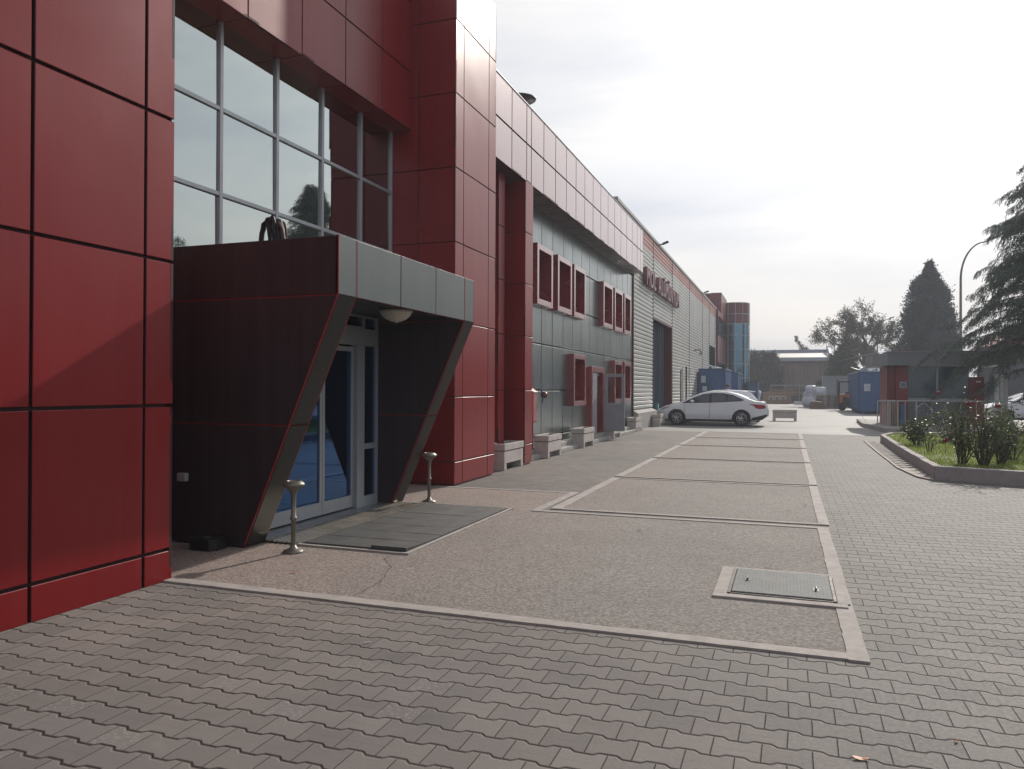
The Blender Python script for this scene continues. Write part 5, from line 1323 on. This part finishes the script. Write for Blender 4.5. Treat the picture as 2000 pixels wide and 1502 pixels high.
b = MB(); b.box(5.40, 33.62, 1.2, 5.46, 33.70, 2.5); b.box(4.42, 33.62, 1.16, 6.52, 33.70, 1.22); b.box(4.42, 33.62, 2.46, 6.52, 33.70, 2.5); b.box(4.68, 33.6, Z, 4.74, 33.66, 1.16); b.build('window_frame', mat('pale_frame', (.42, .43, .44), .4), K)
b = MB(); panels(b, '-y', 33.68, [4.42, 5.05, 5.75, 6.52], [Z, 1.16], gap=.012); b.box(4.42, 33.74, Z, 6.52, 36.5, 1.16); b.build('grey_wall', panel_mat('booth_grey_panel', (.14, .15, .17), .45), K)
b = MB(); b.box(6.74, 33.60, 1.84, 6.9, 33.62, 1.90); b.build('sign_plate', WPL, K)
# things leaning before the booth
b = MB(); r = random.Random(2)
for i in range(7): b.box(3.44+i*.085+r.uniform(0, .02), 33.0+r.uniform(0, .2), Z, 3.44+i*.085+.06, 33.28, 1.14+r.uniform(-.05, .05))
tag(b.build('plank_stack', mat('grey_plank', (.40, .34, .30), .8, island=.5)), 'upright pale planks leaning against the left side of the guard booth', 'planks')
b = MB(); b.box(4.12, 33.2, Z, 4.24, 33.4, .98); tag(b.build('blue_board', mat('bright_blue', (.02, .17, .33), .5)), 'narrow bright blue board standing beside the upright planks', 'board')
# railing
RL = thing('railing', (3.1, 31, Z), 'thin metal handrail on slim posts in front of the guard booth', 'railing')
b = MB(); b.tube([(3.07, 31, 1.14), (7.35, 31, 1.16), (7.6, 30.2, 1.0)], .024, 8); b.build('handrail', mat('steel_rail', (.50, .52, .56), .35, metal=.6), RL, smooth=True)
for x in (3.07, 3.47, 3.98, 4.34, 4.84, 5.29, 5.75, 6.23, 6.75, 7.3):
    b = MB(); b.tube([(x, 31, Z), (x, 31, 1.13)], .014 if x > 3.1 else .02, 6); b.build('post', mat('steel_rail', (.5, .52, .56), .35), RL)
b = MB(); b.tube([(4.34, 31.3, .85), (4.62, 31.3, 1.08)], .02, 4); b.tube([(4.64, 31.3, 1.08), (5.0, 31.3, .72)], .02, 4); b.build('brace', mat('steel_rail', (.5, .52, .56), .35), RL)
# white posts and dark mesh gate on the right
pp = None
for i, (x, y, lb) in enumerate(((6.63, 30, 'first white gate post from the booth'), (7.05, 31.2, 'second white gate post from the booth'), (7.45, 32.4, 'third white gate post from the booth'), (7.4, 29.6, 'white gate post nearest the camera'))):
    if pp is None:
        pp = MB().box(-.055, -.055, 0, .055, .055, 2.1).build('gate_post', mat('white_post', (.55, .55, .55), .5), bevel=.008); o = pp
    else: o = pp.copy(); C.objects.link(o)
    o.location = (x, y, 0); tag(o, lb, 'post', 'white gate posts by the booth')
t = thing('mesh_fence', (7.8, 29, 0), 'dark metal mesh fence running right past the cedar', 'fence')
b = MB(); x = 7.55
while x < 14: b.box(x, 29, .2, x+.015, 29.015, 1.5); x += .09
for z in (.25, .9, 1.48): b.box(7.5, 28.995, z, 14, 29.02, z+.03)
b.build('mesh', mat('fence_dark', (.04, .045, .06), .5), t)
for x in (7.5, 9.6, 11.7, 13.8): MB().box(x, 28.97, 0, x+.07, 29.04, 1.9).build('post', mat('fence_dark', (.04, .045, .06), .5), t)
# parked car glimpsed right of the booth
o = copy_tree(c1); o.location = (8.6, 41, 0); o.rotation_euler = (0, 0, .1); o['label'] = 'white car half hidden behind the gate posts right of the booth'
# distant building with a red roof behind the cedar
t = thing('red_roofed_house', (12.5, 60, 0), 'dark walled building with a sloping red roof glimpsed through the cedar', 'building')
b = MB(); b.box(13.3, 60, 0, 18.5, 66, 4.6); b.build('wall', mat('house_wall', (.10, .10, .11), .8), t); b = MB(); b.prism([(13.0, 4.6), (18.8, 4.6), (15.6, 6.4)], 'y', 59.6, 66.4); b.build('roof', mat('red_roof', (.25, .05, .04), .6), t)
# ------------------------------------------------------------------ street lamps
def lamp(x, y, h, reach, label, rad=.09, armx=1):
    t = thing('street_lamp', (x, y, 0), label, 'street lamp')
    b = MB(); b.tube([(x, y, 0), (x, y, h*.45), (x, y, h*.78)], [rad, rad*.8, rad*.62], 10); b.build('pole', mat('lamp_pole', (.17, .15, .14), .5, metal=.3), t, smooth=True)
    b = MB(); pts = []
    for i in range(13):
        a = PI/2*i/12; pts.append((x+armx*reach*.8*(1-math.cos(a)), y, h*.78+(h*.20)*math.sin(a)))
    pts.append((x+armx*reach, y, h*.998)); b.tube(pts, [rad*.6-.002*i for i in range(14)], 8); b.build('arm', mat('lamp_pole', (.17, .15, .14), .5), t, smooth=True)
    b = MB(); q = armx; b.add([(x+q*reach*.93, y-.12, h*.985), (x+q*(reach+.42), y-.09, h*1.005), (x+q*(reach+.42), y+.09, h*1.005), (x+q*reach*.93, y+.12, h*.985), (x+q*reach*.93, y-.07, h*.985+.14), (x+q*(reach+.36), y-.05, h*1.005+.10), (x+q*(reach+.36), y+.05, h*1.005+.10), (x+q*reach*.93, y+.07, h*.985+.14)],
        [(0, 3, 2, 1), (4, 5, 6, 7), (0, 1, 5, 4), (1, 2, 6, 5), (2, 3, 7, 6), (3, 0, 4, 7)]); b.build('lamp_head', mat('lamp_head_grey', (.10, .10, .11), .5), t, bevel=.02)
lamp(8.33, 45, 9.30, 1.35, 'tall curved street lamp rising beside the cone shaped conifer')
lamp(9.39, 95, 9.6, 1.3, 'small distant street lamp in front of the open crowned broadleaf tree', rad=.11)
b = MB(); b.tube([(4.9, 99.2, 4.8), (4.5+1.5, 60, 4.2), (3.7, 33.6, 3.04)], .012, 4); tag(b.build('overhead_cable', mat('cable_pale', (.35, .35, .35), .6)), 'thin overhead cable running from the shed to the booth roof', 'cable')
b = MB(); b.blob((3.72, 33.5, 3.09), .09, .08, .06, 2, 8, .3); tag(b.build('white_rag', WPL), 'small white rag at the left front corner of the booth roof', 'rag')
b = MB(); r = random.Random(8)
for _ in range(260): leafq(b, (3.9+r.random()*.6, 33.9+r.random()*.6, 3.05), .09, r, .6)
tag(b.build('dry_leaves', mat('rust_leaf', (.22, .08, .03), .8)), 'rusty brown dry leaves gathered on the booth roof corner', 'dry leaves', kind='stuff')
# fallen leaves and litter on the pavers
def fleaf(x, y, s, a, m, label, z=.012):
    b = MB(); n = 10; V = []
    for i in range(n):
        t_ = 2*PI*i/n; u, v = s*math.cos(t_), s*.42*math.sin(t_)*(1+.2*math.cos(3*t_)); V.append((x+u*math.cos(a)-v*math.sin(a), y+u*math.sin(a)+v*math.cos(a), z+.35*abs(v)+.006*math.cos(t_*2)))
    k0 = len(b.v); b.v += V+[(x, y, z)]
    for i in range(n): b.f.append([k0+i, k0+(i+1) % n, k0+n]); b.m.append(0)
    b.tube([(x-s*math.cos(a), y-s*math.sin(a), z), (x-1.5*s*math.cos(a), y-1.5*s*math.sin(a), z+.006)], .001, 3)
    tag(b.build('fallen_leaf', m), label, 'leaf', 'fallen leaves on the ground')
LR = mat('red_leaf', (.25, .035, .02), .6); LY = mat('yellow_leaf', (.45, .20, .08), .6); LD = mat('dark_leaf', (.05, .04, .03), .8)
fleaf(-3.85, 5.4, .035, .3, LR, 'small red fallen leaf on the concrete apron near the first ashtray stand', z=.022)
fleaf(.29, 3.53, .034, .1, LY, 'pale orange fallen leaf on the pavers at the bottom of the view', z=.006)
fleaf(.70, 3.85, .016, 1.0, LY, 'tiny yellow fallen leaf right of the pale orange one', z=.006)
fleaf(-1.5, 8.25, .03, -.5, LD, 'dark curled leaf on the concrete before the first strip of pavers', z=.02)
fleaf(.21, 10.9, .035, 1.2, LD, 'dark fallen leaf near the right edge of the second concrete bay', z=.02)
fleaf(0.0, 10.3, .03, .2, LD, 'dark fallen leaf left of its neighbour in the second concrete bay', z=.02)
b = MB(); b.tube([(-2.41, 4.07, .008), (-2.38, 4.10, .008)], .004, 6); tag(b.build('cigarette_butt', WPL), 'white cigarette butt on the pavers before the concrete apron', 'litter')

# ------------------------------------------------------------------ hazy air
m = bpy.data.materials.new('hazy_air'); m.use_nodes = True; q = m.node_tree; q.nodes.clear(); o_ = q.nodes.new('ShaderNodeOutputMaterial'); v_ = q.nodes.new('ShaderNodeVolumePrincipled')
v_.inputs['Color'].default_value = (.86, .90, 1., 1); v_.inputs['Density'].default_value = .0013; v_.inputs['Anisotropy'].default_value = .3; q.links.new(v_.outputs[0], o_.inputs['Volume'])
hz = MB().box(-330, -330, -1.05, 330, 340, 16).build('haze', m); tag(hz, 'pale hazy air over the whole yard', 'haze', kind='stuff')
